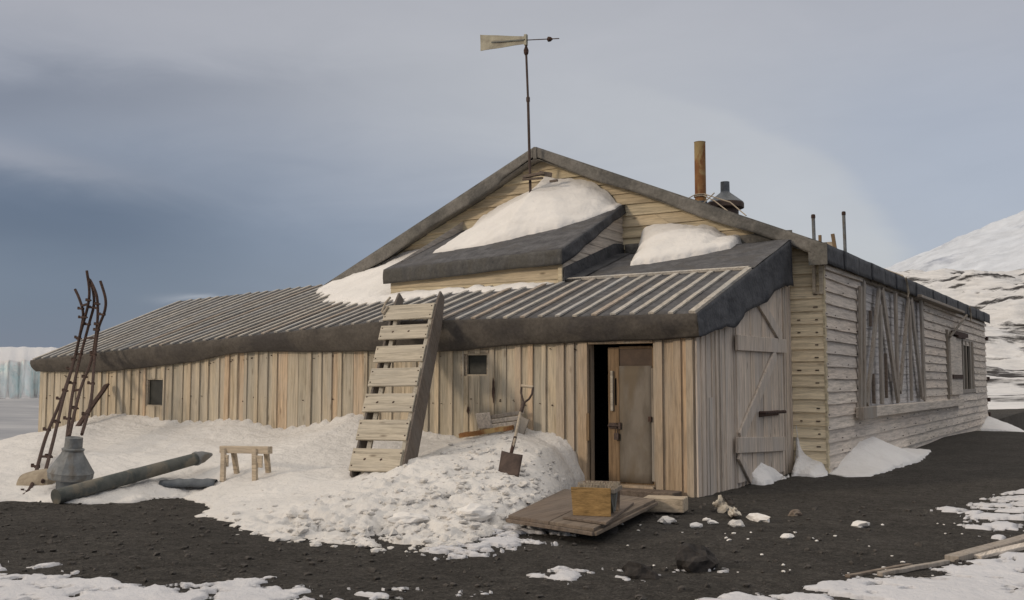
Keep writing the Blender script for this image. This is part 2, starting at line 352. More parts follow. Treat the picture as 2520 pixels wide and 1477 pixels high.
def axis(lo, hi, a, b, step, g=1.25):
    c = list(np.arange(a, b+1e-6, step)); s = step; x = a
    while x > lo: s *= g; x -= s; c.insert(0, x)
    s = step; x = c[-1]
    while x < hi: s *= g; x += s; c.append(x)
    return np.array(c)
def near(x, y): return .014*fbm(x*2.3, y*2.3, 5, 6, .62)
def ground_z(x, y): return G(x, y)+near(x, y)
TX0, TY0, TS = -16.7, 3.6, .05
_tx, _ty = np.meshgrid(np.arange(TX0, 1.0, TS), np.arange(TY0, 12.4, TS))
T_D = drift_h(_tx, _ty); T_P = patch_h(_tx, _ty); T_G = ground_z(_tx, _ty); T_T = T_G+np.maximum(np.maximum(T_D, T_P), 0); T_S = poly_sd(_tx, _ty, DP)
def look(T, x, y):
    i = min(max(int((x-TX0)/TS+.5), 0), T.shape[1]-1); j = min(max(int((y-TY0)/TS+.5), 0), T.shape[0]-1); return float(T[j, i])
def snow_top(x, y): return look(T_T, x, y)
def snow_pt(px, py):                      # first point of the ground or snow under a sight line
    d = ray(px, py); t = 5.
    while t < 40:
        p = CAM+d*t
        if p[2] < snow_top(p[0], p[1]): return p
        t += .03
    return hit(px, py, 2, 0)
g = obj('ground', grid_mesh(axis(-34, 70, -14, 1.5, .04), axis(-6, 62, 3.6, 13, .04, 1.2), ground_z), M['ground'], smooth=True); tag(g, None, None, kind='structure')
def drift_z(x, y): return np.maximum(ground_z(x, y)+drift_h(x, y), -9)
v = grid_mesh(np.concatenate([np.arange(-34, -17, .25), np.arange(-17, -10, .05), np.arange(-10, -4.3, .028)]), np.concatenate([np.arange(1, 6, .25), np.arange(6.02, 11.284, .03), [11.284]]), drift_z,
              lambda x, y, z: z > ground_z(x, y)-.02)
o = obj('snow_bank', v, M['snow'], smooth=True); tag(o, None, None, kind='structure')
def field(x, y): return ground_z(x, y)+np.where(poly_sd(x, y, [(-60,1),(-17,11.3),(-16.9,15.2),(-14,15.4),(-14,60),(-60,60)]) > 0, .13+.05*fbm(x, y, 91, 4), -.1)
o = obj('snow_field', grid_mesh(np.arange(-40, -13, .25), np.arange(1, 60, .3), field, lambda x, y, z: z > ground_z(x, y)), M['snowblue'], smooth=True); tag(o, None, None, kind='structure')
o = obj('snow_crust', grid_mesh(np.concatenate([np.arange(-11, -.3, .022), np.arange(-.3, 6, .1)]), np.concatenate([np.arange(0, 3.4, .1), np.arange(3.4, 8.2, .022), np.arange(8.2, 14, .06)]),
        lambda x, y: ground_z(x, y)+patch_h(x, y), lambda x, y, z: z > ground_z(x, y)-.02), M['snowblue'], smooth=True); tag(o, None, None, kind='structure')
# scattered grit and snow lumps
def scatter(n, pos, rmin, rmax, seed, lev=1, sq=(1,1,.7), pw=3.):
    rnd = random.Random(seed); mb = MB(); k = 0; tries = 0
    while k < n and tries < n*20:
        tries += 1; p = pos(rnd)
        if p is None: continue
        r = rmin+(rmax-rmin)*rnd.random()**pw
        mb.rock((p[0], p[1], p[2]+r*.25), r, rnd.randint(0, 10**6), lev, (1, rnd.uniform(.6,1), sq[2]*rnd.uniform(.6,1.1)), .5); k += 1
    return mb
def pos_gravel(rnd):
    x = rnd.uniform(-10.5, 0); y = rnd.uniform(3.8, 12)
    if x > -3.9 and y > 15: return None
    if rnd.random() > (5/max(y, 4))**1.5: return None
    if look(T_D, x, y) > 0 or look(T_P, x, y) > 0: return None
    return (x, y, look(T_G, x, y))
o = obj('gravel', scatter(5200, pos_gravel, .005, .034, 3, 1, pw=8), M['grit']); tag(o, 'black volcanic grit strewn over the dark ground before the hut', 'gravel', kind='stuff')
def pos_rub(rnd):
    x = rnd.uniform(-8.6, -4.5); y = rnd.uniform(6.3, 10.6)
    sd = look(T_S, x, y)
    if sd < -.25 or sd > 2.6: return None
    pr = (.03+.97*float(sm(-7.4, -6.2, x+.25*(y-8))))*(1 if sd < 1.1 else .18)
    if sd < 0: pr *= .25
    if rnd.random() > pr: return None
    return (x, y, snow_top(x, y)-.008)
o = obj('snow_rubble', scatter(2300, pos_rub, .006, .065, 5, 1, (1,1,.55), 5.), M['rubble']); tag(o, 'broken lumps of dirty shovelled snow left of the entrance platform', 'snow', kind='stuff')
# ------------------------------------------------------------ sea, ice cliff, far hills, mountain
m, nt, b = mat_new('grey_sea_ice', .75, .3); v = mapped(nt, (.015,.05,1))
c = ramp(nt, noise(nt, v, 1.5, 7, .6, .4), [(.35, (.25,.26,.28)), (.55, (.33,.335,.35)), (.7, (.5,.5,.5))]); nt.links.new(c, b.inputs['Base Color']); M['sea'] = m
mb = MB(); mb.grid([[(x, y, -6) for x in np.linspace(-30000, 30000, 41)] for y in np.linspace(-30000, 30000, 41)])
tag(obj('sea', mb, M['sea']), None, None, kind='structure')
def polar(name, azs, rs, zf, mat):
    A, Rr = np.meshgrid(np.radians(azs), rs); X = Rr*np.sin(A); Y = Rr*np.cos(A); Z = zf(np.degrees(A), Rr, X, Y)
    n, m_ = X.shape; idx = np.arange(n*m_).reshape(n, m_); q = np.stack([idx[:-1,:-1], idx[1:,:-1], idx[1:,1:], idx[:-1,1:]], -1).reshape(-1, 4)
    o = obj(name, (np.stack([X, Y, Z], -1).reshape(-1, 3), q), mat, smooth=True); return tag(o, None, None, kind='structure')
m, nt, b = mat_new('ice_cliff_face', .5, .4)
geo = N(nt, 'ShaderNodeNewGeometry'); sx = N(nt, 'ShaderNodeSeparateXYZ'); nt.links.new(geo.outputs['Normal'], sx.inputs[0])
v = mapped(nt, (.08,.08,.06)); nn = noise(nt, v, 1.6, 9, .68, 1.2)
ice = ramp(nt, nn, [(.30, (.55,.80,.84)), (.45, (.78,.92,.94)), (.62, (.93,.97,.97))])
c = mixc(nt, ramp(nt, sx.outputs[2], [(.45, 0), (.75, 1)]), ice, (.72,.72,.73)); nt.links.new(c, b.inputs['Base Color']); bump(nt, b, nn, 3.)
M['ice'] = m
def cliff(a, r, X, Y):
    rr = r+30*fbm(a*.8, a*0+2, 7, 4)*1.6+5*fbm(a*6, a*0, 9, 3)
    t = sm(478, 488, rr); z = -6.2+t*(15.3+3*fbm(a*1.5, a*0+5, 13, 4))
    z = z+sm(488, 1500, rr)*33+sm(488, 700, rr)*1.5*fbm(X*.01, Y*.01, 15, 4)+(1-t)*0
    return z+sm(470, 480, rr)*(1-t)*3*fbm(a*9, r*.2, 17, 3)
polar('ice_cliff', np.arange(-80, -30, .12), np.concatenate([np.arange(440, 520, 1.6), np.geomspace(525, 2600, 24)]), cliff, M['ice'])
def snowrock(name, sc, th, rock=(.055,.05,.047), snow=(.80,.80,.81), bdist=1., soft=.03, far=False):
    m, nt, b = mat_new(name, .8, .2); v = mapped(nt, sc); n = noise(nt, v, 1., 9, .66, .35)
    c = ramp(nt, n, [(th-soft, snow), (th+soft, rock)])
    n2 = noise(nt, v, 4., 6, .6); c = mixc(nt, 1., c, ramp(nt, n2, [(.3, .82), (.7, 1.1)]), 'MULTIPLY')
    nt.links.new(c, b.inputs['Base Color']); bump(nt, b, n2, bdist); return m
M['hill'] = snowrock('snow_and_lava_hills', (.045,.045,.26), .545, rock=(.04,.036,.034), snow=(.66,.655,.65), bdist=1.2)
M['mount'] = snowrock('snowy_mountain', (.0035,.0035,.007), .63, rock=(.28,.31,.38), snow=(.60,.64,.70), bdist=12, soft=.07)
def hills(a, r, X, Y):
    z = np.interp(r, [30, 40, 60, 90, 140, 220, 340, 520], [-2.6, -1.55, -1.0, .1, 2.9, 10.6, 30.0, 47.])
    k = sm(-40, -18, a)
    z = z*k+(1-k)*-7
    return z+fbm(X*.03, Y*.03, 23, 6, .55)*np.clip((r-60)*.05, 0, 10)
polar('hills', np.arange(-40, 60, .16), np.concatenate([np.arange(36, 160, 2.), np.geomspace(162, 520, 90)]), hills, M['hill'])
def mount(a, r, X, Y):
    el = np.interp(a, [-40,-28,-20,-10.6,-4.6,3,8,14,30,50], [0,1.0,3.0,6.15,8.35,11.6,12.8,12,8,3])
    t = sm(0, 1, (r-1400)/3200)**.9
    z = 4600*np.tan(np.radians(el*.90))*t
    return z+fbm(X*.0022, Y*.0022, 27, 7, .56)*np.clip((r-1400)*.045, 0, 75)*sm(4700,4300,r)-8
polar('mountain', np.arange(-38, 50, .2), np.concatenate([np.linspace(1300, 4700, 110), np.linspace(4800, 6500, 5)]), mount, M['mount'])
# ============================================================ THE HUT
XR, YG, XP, YP = -3.849, 15.214, -4.341, 11.285
APX, APZ = -8.62, 5.369
def rake(x): return np.where(x > APX, APZ-.4144*(x-APX), APZ-.457*(APX-x))
def ez(x): return np.interp(x, [-16.74,-8.94,-4.2], [1.704,2.15,2.11])
def tz(x): return np.interp(x, [-16.74,-13.3,-11,-4.2], [2.985,3.20,3.30,3.415])
def YT(x): return np.interp(x, [-16.74,-13.3], [14.37,14.93])
def RZ(x, y): return ez(x)+(y-11.085)/(YT(x)-11.085)*(tz(x)-ez(x))
FBX, FBZ = [-16.8,-14.9,-13.5,-12.56,-12.0,-11.34,-9,-7.7,-6.7,-4.7,-4.2], [1.51,1.50,1.587,1.664,1.752,1.787,1.758,1.74,1.812,1.834,1.853]
def fb(x): return np.interp(x, FBX, FBZ)
hut = thing('wooden_hut', 'long weathered timber hut with gabled front, lean-to annex and felt edged roof', 'hut', (-8.6, 15.2, 0))
def wl(px): return float(hit(px, 900, 1, YP)[0])
OP = []
def opening(p0, q0, p1, q1):
    a = hit(p0, q0, 1, YP); b_ = hit(p1, q1, 1, YP); o_ = (float(a[0]), float(b_[0]), float(b_[2]), float(a[2])); OP.append(o_); return o_
WL_ = opening(363, 932, 405, 1000); WR_ = opening(1146, 871, 1202, 925)
DR_ = (-5.73, -4.86, -.1, 1.80); OP.append(DR_)
def pieces(u0, u1, z0, z1, ops):
    cuts = sorted({u0, u1, *[c for o_ in ops for c in o_[:2] if u0 < c < u1]}); out = []
    for a, b_ in zip(cuts[:-1], cuts[1:]):
        if b_-a < .004: continue
        sp = [(z0, z1)]
        for o_ in ops:
            if o_[0]-1e-4 <= a and b_ <= o_[1]+1e-4:
                ns = []
                for s0, s1 in sp:
                    if o_[2] > s0+.01: ns.append((s0, min(s1, o_[2])))
                    if o_[3] < s1-.01: ns.append((max(s0, o_[3]), s1))
                sp = ns
        out += [(a, b_, s0, s1) for s0, s1 in sp if s1-s0 > .01]
    return out
def vplanks(mb, ax, fix, sg, u0, u1, zb, ztf, ops, wr, cr, rnd, cover=.028):
    u = u0
    while u < u1-.02:
        w = min(rnd.uniform(*wr), u1-u)
        if u1-u-w < .05: w = u1-u
        j = rnd.uniform(0, .006)
        for a, b_, s0, s1 in pieces(u+.002, u+w-.004, zb, float(ztf(u+w/2)), ops):
            lo, hi = sorted((fix, fix+sg*(.018+j)))
            if ax == 'X': mb.box(a, b_, lo, hi, s0, s1)
            else: mb.box(lo, hi, a, b_, s0, s1)
        if cover and rnd.random() < .93 and u > u0:
            c = rnd.uniform(*cr); lean = rnd.uniform(-.006, .006); th = cover+rnd.uniform(-.006, .006)
            for a, b_, s0, s1 in pieces(u-c/2, u+c/2, zb, float(ztf(u)), ops):
                A, B = fix+sg*.017, fix+sg*(.018+th)
                if ax == 'X': y0, y1 = sorted((A, B)); mb.hexa([(a,y0,s0),(b_,y0,s0),(b_,y1,s0),(a,y1,s0),(a+lean,y0,s1),(b_+lean,y0,s1),(b_+lean,y1,s1),(a+lean,y1,s1)])
                else: y0, y1 = sorted((A, B)); mb.hexa([(y0,a,s0),(y1,a,s0),(y1,b_,s0),(y0,b_,s0),(y0,a+lean,s1),(y1,a+lean,s1),(y1,b_+lean,s1),(y0,b_+lean,s1)])
        u += w
def claps(mb, ax, fix, sg, rows, rnd, lens=(1.6,3.8), proud=.026, joint=True):
    """rows: (z0,z1,ua0,ub0,ua1,ub1) with the ends at the bottom and at the top of the board"""
    for (z0, z1, a0, b0, a1, b1) in rows:
        cuts = [0.]; L = max(b0-a0, .01)
        while joint and cuts[-1]*L < L-lens[0]: cuts.append(cuts[-1]+rnd.uniform(*lens)/L)
        cuts = [c for c in cuts if c < 1-.4/L or c == 0.]+[1.]
        for c0, c1 in zip(cuts[:-1], cuts[1:]):
            n = max(1, int((c1-c0)*L/.45)); P = []; off = rnd.uniform(-.004, .004)
            for i in range(n+1):
                t = c0+(c1-c0)*i/n; e = .0015/L*(1 if i == 0 else -1 if i == n else 0)
                u0 = a0+(b0-a0)*(t+e); u1 = a1+(b1-a1)*(t+e); zz = z0+off+rnd.uniform(-.0045, .0045); o0 = fix+sg*(proud+rnd.uniform(-.004, .005)); o1 = fix+sg*.006
                Q = [(u0, fix, zz), (u0, o0, zz), (u1, o1, z1+.012), (u1, fix, z1+.012)]
                P.append([(p[0], p[1], p[2]) if ax == 'X' else (p[1], p[0], p[2]) for p in Q])
            k = len(P); vs = [p for r_ in P for p in r_]
            fs = [(i*4+j, (i+1)*4+j, (i+1)*4+j+1, i*4+j+1) for i in range(k-1) for j in range(3)]+[(0,1,2,3), (k*4-4, k*4-1, k*4-2, k*4-3)]
            mb.add(vs, fs)
rnd = random.Random(11)
# --- front gable wall
rows = []; z = -.05; PT = .187
while z < APZ-.25:
    z1 = z+PT
    def xr(zz): return min(XR+.01, APX+(APZ-.06-zz)/.4144)
    def xl(zz): return max(-13.6, APX-(APZ-.06-zz)/.457)
    if z1 < 2.9: rows.append((z, z1, XP-.3, xr(z), XP-.3, xr(z1)))
    else: rows.append((z, z1, xl(z), xr(z), xl(z1), xr(z1)))
    z = z1
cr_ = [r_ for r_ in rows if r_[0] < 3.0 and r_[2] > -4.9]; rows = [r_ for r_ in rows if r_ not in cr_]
M['clapC'] = wood('brightened_cream_clapboards', [(.84,.71,.50),(.80,.68,.48),(.86,.74,.53)], 'X', .5, .08, (.7,.61,.48), .12)  # colour raised above the gable boards' to offset the porch shadow
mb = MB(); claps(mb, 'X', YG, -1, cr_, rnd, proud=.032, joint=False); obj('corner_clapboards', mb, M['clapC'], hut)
mb = MB(); claps(mb, 'X', YG, -1, rows, rnd, proud=.04)
gw = obj('gable_wall', mb, M['clapY'], hut)
mb = MB(); mb.add([(-13.5,YG+.02,-.2),(XR-.03,YG+.02,-.2),(XR-.03,YG+.02,3.3),(APX,YG+.02,5.3),(-13.5,YG+.02,3.1)], [(0,1,2,3,4)])
mb.box(-13.5,-13.45,YG+.03,34.7,-.2,3.2); mb.box(-13.45,XR-.1,34.65,34.7,-.2,3.3); obj('inner_lining', mb, M['feltdark'], hut)
# --- long right wall
def zR(a, b_, x=-3.80): return hit(1784.2+a*.4581, 553.7+b_*.4581, 0, x)
BW = (17.62, 23.7, .93, 3.03); W2 = (26.9, 31.9, 1.02, 2.40)
rows = []; z = -.12; Y1 = 34.8
while z < 3.2:
    z1 = min(z+PT, 3.24)
    if z1 > BW[2]+.06 and z < BW[3]:
        rows += [(z, z1, YG, BW[0], YG, BW[0]), (z, z1, BW[1], 27.0 if (z1 > W2[2]+.05 and z < W2[3]-.1) else Y1, BW[1], 27.0 if (z1 > W2[2]+.05 and z < W2[3]-.1) else Y1)]
        if z1 > W2[2]+.05 and z < W2[3]-.1: rows.append((z, z1, W2[1], Y1, W2[1], Y1))
    else: rows.append((z, z1, YG, Y1, YG, Y1))
    z = z1
mb = MB(); claps(mb, 'Y', XR, 1, rows, rnd, (2.2, 4.5), .042); sw = obj('side_wall', mb, M['clapR'], hut)
mb = MB()
for (z0, z1, a0, b0, *_r) in rows:
    for yy in np.arange(a0+.06, b0-.05, .62):
        yj = yy+rnd.uniform(-.2, .2)*(yy > a0+.3); zz = z0+.035+rnd.uniform(-.006, .006); w_ = rnd.uniform(.012, .03) if yj < 17 else rnd.uniform(.02, .05)
        if rnd.random() < .5: mb.box(XR+.036, XR+.0445, yj-w_, yj+w_, zz-.007, zz+.007)
tag(obj('nail_stains', mb, M['iron'], sw), None, None, kind='stuff')
mb = MB()
for (z0, z1, *_r) in cr_:
    for xx_ in (-3.94, -4.2): 
        if rnd.random() < (.95 if xx_ > -4 else .4): mb.box(xx_-rnd.uniform(.01,.045), xx_+.02, YG-.036, YG-.022, z0+.05, z0+.066)
tag(obj('nail_stains', mb, M['iron'], gw), None, None, kind='stuff')
mb = MB(); z = .86; rr = []
while z < 3.1: rr.append((z, z+.155, BW[0]-.05, BW[1]+.05, BW[0]-.05, BW[1]+.05)); z += .155
claps(mb, 'Y', XR-.035, 1, rr, rnd, (1.5, 3), .018); obj('boarding', mb, wood('bleached_boarding', [(.62,.59,.56),(.57,.54,.52),(.65,.61,.58)], 'Y', .25, .3, (.45,.45,.46), .5), sw)
mb = MB(); mb.box(XR-.06, XR-.045, YG+.05, Y1, -.2, 3.25); obj('inner_sheathing', mb, M['feltdark'], sw)
# corner board + top trim
mb = MB(); mb.box(XR+.004, XR+.034, YG-.03, YG+.07, -.12, 3.1); mb.box(XR-.11, XR+.002, YG-.058, YG-.028, -.12, 2.2) if False else None
obj('corner_board', mb, M['clapY'], hut)
mb = MB(); a = zR(537, 220); b_ = zR(735, 300); mb.beam((-3.80, a[1], 3.03), (-3.80, b_[1], 3.05), .04, .07); obj('trim_board', mb, M['clapR'], sw); obj('trim_board', MB().beam((-3.80, 23.6, 3.05), (-3.80, 34.8, 3.07), .04, .07), M['clapR'], sw)
# forked board hung at the front corner
a = hit(1999, 628, 1, YG-.05); b_ = hit(2026, 720, 1, YG-.05); mb = MB(); w = (b_[0]-a[0])
mb.box(a[0], b_[0], YG-.085, YG-.05, a[2]-.12, a[2]); mb.box(a[0], a[0]+w*.3, YG-.085, YG-.05, b_[2], a[2]-.12); mb.box(b_[0]-w*.34, b_[0], YG-.085, YG-.05, b_[2]-.02, a[2]-.12)
mb.box(a[0]-.01, b_[0]+.01, YG-.05, YG-.036, b_[2]-.02, b_[2]+.02)
obj('forked_bracket', mb, M['palewood'], hut)
# --- boarded-up opening on the long wall: posts, crossed struts, sill, awning
bo = obj('boarded_window', MB().box(XR-.03, XR+.03, BW[0]-.06, BW[1]+.06, 3.035, 3.10), M['posts'], hut)
def strut(z0, z1, w, x, nm='strut', mat='posts', seg=4):
    a = hit(1784.2+z0[0]*.4581, 553.7+z0[1]*.4581, 0, x); b_ = hit(1784.2+z1[0]*.4581, 553.7+z1[1]*.4581, 0, x)
    return obj(nm, MB().beam(a, b_, w, .05, (1,0,0), seg, .004), M[mat], bo, bevel=.006)
for (p, q, w, x) in [((727,330),(728,1008),.10,-3.77),((745,300),(748,985),.13,-3.79),((915,365),(930,952),.16,-3.77),((1052,398),(1072,942),.20,-3.77)]: strut(p, q, w, x, 'post')
for (p, q, w, x) in [((828,345),(762,965),.13,-3.775),((842,345),(930,945),.19,-3.775),((834,430),(843,962),.15,-3.76),((985,398),(940,900),.13,-3.775),((997,398),(1060,925),.20,-3.775),((990,430),(1003,945),.13,-3.79)]: strut(p, q, w, x)
for (p, q) in [((780,460),(782,545)),((862,690),(868,930)),((795,800),(800,960))]: strut(p, q, .07, -3.822, 'dark_gap_lath', 'deck', 3)
a = zR(732, 1002, -3.72); b_ = zR(1275, 950, -3.72); obj('sill', MB().beam((-3.74, a[1], a[2]-.02), (-3.74, b_[1], a[2]-.05), .14, .17, n=6, wob=.006), M['clapR'], bo, bevel=.01)
obj('sill_end', MB().beam((-3.70, a[1]-.1, a[2]-.03), (-3.70, a[1]+.9, a[2]-.03), .08, .2), M['posts'], bo, bevel=.01)
a = zR(1035, 397, -3.7); b_ = zR(1257, 478, -3.7); obj('awning', MB().beam((-3.72, a[1], 3.1), (-3.66, b_[1], 3.1), .20, .06), M['posts'], bo, bevel=.01)
# --- small shuttered window further along
wf = obj('window_frame', MB().box(XR-.04, XR+.03, 28.95, 29.1, 1.12, 2.42).box(XR-.04, XR+.03, 31.65, 31.85, 1.12, 2.42).box(XR-.04, XR+.05, 28.8, 31.95, 1.02, 1.12).box(XR-.04, XR+.03, 28.95, 31.85, 2.42, 2.5), M['posts'], hut)
obj('pane', MB().box(XR-.035, XR-.02, 29.1, 31.65, 1.12, 2.42), M['glass'], wf)
for yy, w in ((29.45,.22),(30.1,.2),(30.9,.35),(31.35,.3)): obj('slat_board', MB().box(XR+.0, XR+.05, yy, yy+w, 1.12, 2.44), M['posts'], wf)
sh = obj('shutter', MB().box(XR+.03, XR+.12, 26.85, 28.75, 1.0, 2.45), M['clapR'], hut, bevel=.006)
obj('shutter_edge', MB().box(XR+.02, XR+.08, 26.72, 26.83, .85, 2.6), M['posts'], sh)
obj('iron_bar', MB().box(XR+.12, XR+.15, 26.95, 28.7, 1.40, 1.50), M['iron'], sh)
obj('iron_bar', MB().box(XR+.07, XR+.16, 27.3, 29.8, 2.50, 2.60).box(XR+.07, XR+.18, 27.8, 29.1, 2.44, 2.50), M['iron'], sh)
obj('stay_rod', MB().beam((XR+.12, 26.8, 2.42), (XR+.22, 29.2, 3.08), .04, .05), M['posts'], sh)
for zz in (2.6, 1.35, .7, .25): mb = MB().box(XR+.0, XR+.09, Y1-.02, Y1+.22, zz, zz+.12); obj('wall_bracket', mb, M['iron'], hut)
# --- main roof and its felt edging
def strip(f, us, nv): return [[f(u, j/(nv-1)) for j in range(nv)] for u in us]
mb = MB(); YE = 35.1
for sgn, x_end, sl in ((1, -3.73, .4144), (-1, -13.6, .457)):
    P = []
    for i in range(9):
        x = APX+(x_end-APX)*i/8; P.append([(x, y, APZ-abs(x-APX)*sl-.012) for y in np.linspace(14.965, YE, 12)])
    mb.grid(P)
roof = obj('roof', mb, M['felt'], hut, solid=.02)
mb = MB()
def rk(x, v):                              # rake face, felt hanging with a wavy lower edge
    dz = .20+.02*math.sin(x*3.1)+.03*float(vn(x*2.2, 1., 5)); dz = dz+(.05 if x < -9.3 else 0)
    return (x, 14.955-.012*v+.02*float(vn(x*6, v*3., 7)), float(rake(x))-dz*v+.006*float(vn(x*5, v*2, 9)))
mb.grid(strip(rk, np.linspace(-13.6, APX, 70), 6)); mb.grid(strip(rk, np.linspace(APX, -3.735, 70), 6))
def rk2(x, v): return (x, 14.955+.26*v, float(rake(x))-.20-.012*math.sin(x*3)-.0*v)
mb.grid(strip(rk2, np.linspace(-13.6, -3.74, 60), 3)); 
def rk3(x, v): return (x, 14.953+.18*v, float(rake(x))+.004+.004*v)
mb.grid(strip(rk3, np.linspace(-13.6, -3.735, 60), 3))
obj('roof_edging', mb, M['canvaslight'], hut, smooth=True, solid=.012)
mb = MB(); mb.box(APX-.012, APX+.05, 14.925, 14.945, APZ-.21, APZ-.01); obj('ridge_cap', mb, M['canvaslight'], hut)
mb = MB(); y = 14.95; k = 0
while y < YE:                              # overlapping felt lengths along the eave
    L = min(rnd.uniform(.85, 1.15), YE-y+.02); zt_ = 3.345+.004*(y-15); o_ = .012*(k % 2)
    P = [[(-3.715+o_+.012*float(vn(yy*4, v*4., 3)), yy, zt_-v*(.285+.012*float(vn(yy*2, 0, 4)))) for v in np.linspace(0, 1, 5)] for yy in np.linspace(y, y+L+.03, 8)]
    mb.grid(P); P = [[(-3.72+o_-.25*v, yy, zt_+.1*v) for v in (0, 1)] for yy in np.linspace(y, y+L+.03, 3)]; mb.grid(P); y += L; k += 1
obj('eave_felt', mb, M['feltdark'], hut, smooth=True, solid=.01)
mb = MB(); mb.box(-3.97, -3.70, 14.935, 14.96, 3.04, 3.36); obj('eave_corner_patch', mb, M['canvaslight'], hut)
# ropes over the eave
for (yy, l) in ((20.95, .34), (30.2, .3)):
    mb = MB(); mb.tube([(-4.1, yy, 3.56), (-3.74, yy, 3.40), (-3.67, yy, 3.30), (-3.66, yy+.05, 3.1), (-3.68, yy+.12, 3.36-l-.1)], .016, 6); mb.tube([(-3.66, yy-.1, 3.36), (-3.655, yy+.14, 3.08), (-3.66, yy, 2.98)], .014, 6); obj('tie_rope', mb, M['rope'], hut)
# --- chimney, cowl, poles on the roof
a = hit(1722, 350, 1, 18); mb = MB(); cz = 4.45
mb.lathe((a[0], 18, cz), (0,0,1), [(0,.105),(.24,.105),(.25,.112),(.30,.112),(.31,.105),(a[2]-cz-.012,.105),(a[2]-cz,.11),(a[2]-cz,.092),(a[2]-cz-.2,.09)], 24)
ch = obj('chimney', mb, M['rust'], roof, smooth=False)
obj('chimney_base', MB().lathe((a[0], 18, 4.3), (0,0,1), [(0,.125),(.40,.125),(.41,.11)], 20), M['galvdark'], ch)
mb = MB(); 
for dz in (0, .03): mb.tube([(a[0]+.118*math.cos(t), 18+.118*math.sin(t), 4.80+dz) for t in np.linspace(0, 6.3, 16)], .012, 6)
mb.tube([(a[0]-.1, 17.9, 4.82), (a[0]-.3, 17.6, 4.62)], .01, 6); mb.tube([(a[0]+.1, 17.9, 4.83), (a[0]+.75, 17.5, 4.55), (a[0]+1.2, 17.0, 4.2)], .011, 6); mb.tube([(a[0]+.1, 17.9, 4.80), (a[0]+.42, 17.6, 4.62), (a[0]+.95, 16.9, 4.25)], .011, 6); mb.tube([(a[0]+.4, 17.65, 4.78), (a[0]+.15, 17.5, 4.5)], .011, 6)
obj('guy_rope', mb, M['rope'], ch)
a = hit(1784, 448, 1, 18.6); mb = MB(); mb.lathe((a[0], 18.6, a[2]), (0,0,-1), [(0,.075),(.0,.085),(.19,.087),(.21,.095),(.40,.34),(.41,.345)], 28); cw = obj('vent_cowl', mb, M['galvdark'], roof)
obj('cowl_band', MB().lathe((a[0], 18.6, a[2]-.412), (0,0,-1), [(0,.345),(.01,.352),(.10,.352),(.12,.30),(.13,.26),(.14,.25),(.5,.24)], 28), M['brownmetal'], cw)
for (px_, py_, yy) in ((2001, 525, 20.), (2076, 518, 21.5)):
    a = hit(px_, py_, 1, yy); mb = MB(); mb.tube([(a[0]+.02, yy, 3.3), (a[0], yy, a[2]-.09)], .034, 10); po = obj('vent_pole', mb, M['galv'], roof)
    obj('pole_cap', MB().lathe((a[0], yy, a[2]-.1), (0,0,1), [(0,.040),(.03,.042),(.06,.040),(.075,.034),(.08,.018)], 12), M['iron'], po)
# --- annex: front wall, side wall, roof, battens, canvas skirt
def wtop(u): return float(min(RZ(u, YP)-.03, fb(u)+.22))
mb = MB(); vplanks(mb, 'X', YP, -1, -16.77, -6.16, -.1, wtop, OP, (.17, .25), (.055, .095), rnd); aw = obj('annex_wall', mb, M['planks'], hut); mb = MB()
for i in range(90):
    xx_ = rnd.uniform(-16.6, -5.9); zz = rnd.choice([fb(xx_)-.06, fb(xx_)-.09, 1.1, 1.05]); zz = float(zz)+rnd.uniform(-.015, .015)
    if any(o_[0]-.03 < xx_ < o_[1]+.03 and o_[2] < zz < o_[3] for o_ in OP): continue
    mb.box(xx_-.0035, xx_+.0035, YP-.046, YP-.02, zz-rnd.uniform(.003, .016), zz+.003)
tag(obj('nail_stains', mb, M['iron'], aw), None, None, kind='stuff')
mb = MB(); vplanks(mb, 'X', YP, -1, -6.16, XP+.0, -.1, wtop, OP, (.15, .24), (.06, .10), rnd)
mb.box(-6.17, -6.06, YP-.055, YP-.0, -.1, 2.0)
pw = obj('porch_front', mb, M['orange'], hut)
mb = MB(); mb.box(-16.77, -16.73, YP+.002, 14.3, -.3, 1.75); mb.add([(-16.77,YP,1.75),(-16.77,14.3,1.75),(-16.77,14.3,2.93),(-16.77,11.2,1.72)], [(0,1,2,3)]); mb.box(-16.77, -13.4, 14.3, 14.34, -.3, 2.9); obj('annex_end_wall', mb, M['planks'], hut)
mb = MB(); mb.box(-16.6, XP-.05, YP+.03, YP+.05, -.1, 1.72); 
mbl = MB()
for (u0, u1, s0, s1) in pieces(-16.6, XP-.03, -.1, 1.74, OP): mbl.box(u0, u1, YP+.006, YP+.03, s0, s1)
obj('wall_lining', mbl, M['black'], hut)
def side_top(y): return float(RZ(XP, y)-.04)
mb = MB(); vplanks(mb, 'Y', XP, 1, YP-.018, YG-.02, -.1, side_top, [], (.13, .2), (.04, .07), rnd, .016)
mb.box(XP+.02, XP+.045, 11.62, 11.72, -.05, 1.15)
obj('porch_side', mb, M['sideplank'], hut)
P = [[(x, 11.085+(float(YT(x))-11.085)*v, float(RZ(x, 11.085+(float(YT(x))-11.085)*v))+.006*float(fbm(x*1.5, v*4, 3, 3))) for v in np.linspace(0, 1, 22)] for x in np.linspace(-16.74, -4.237, 100)]
ar = obj('annex_roof', MB().grid(P), M['felt'], hut, smooth=True, solid=.02)
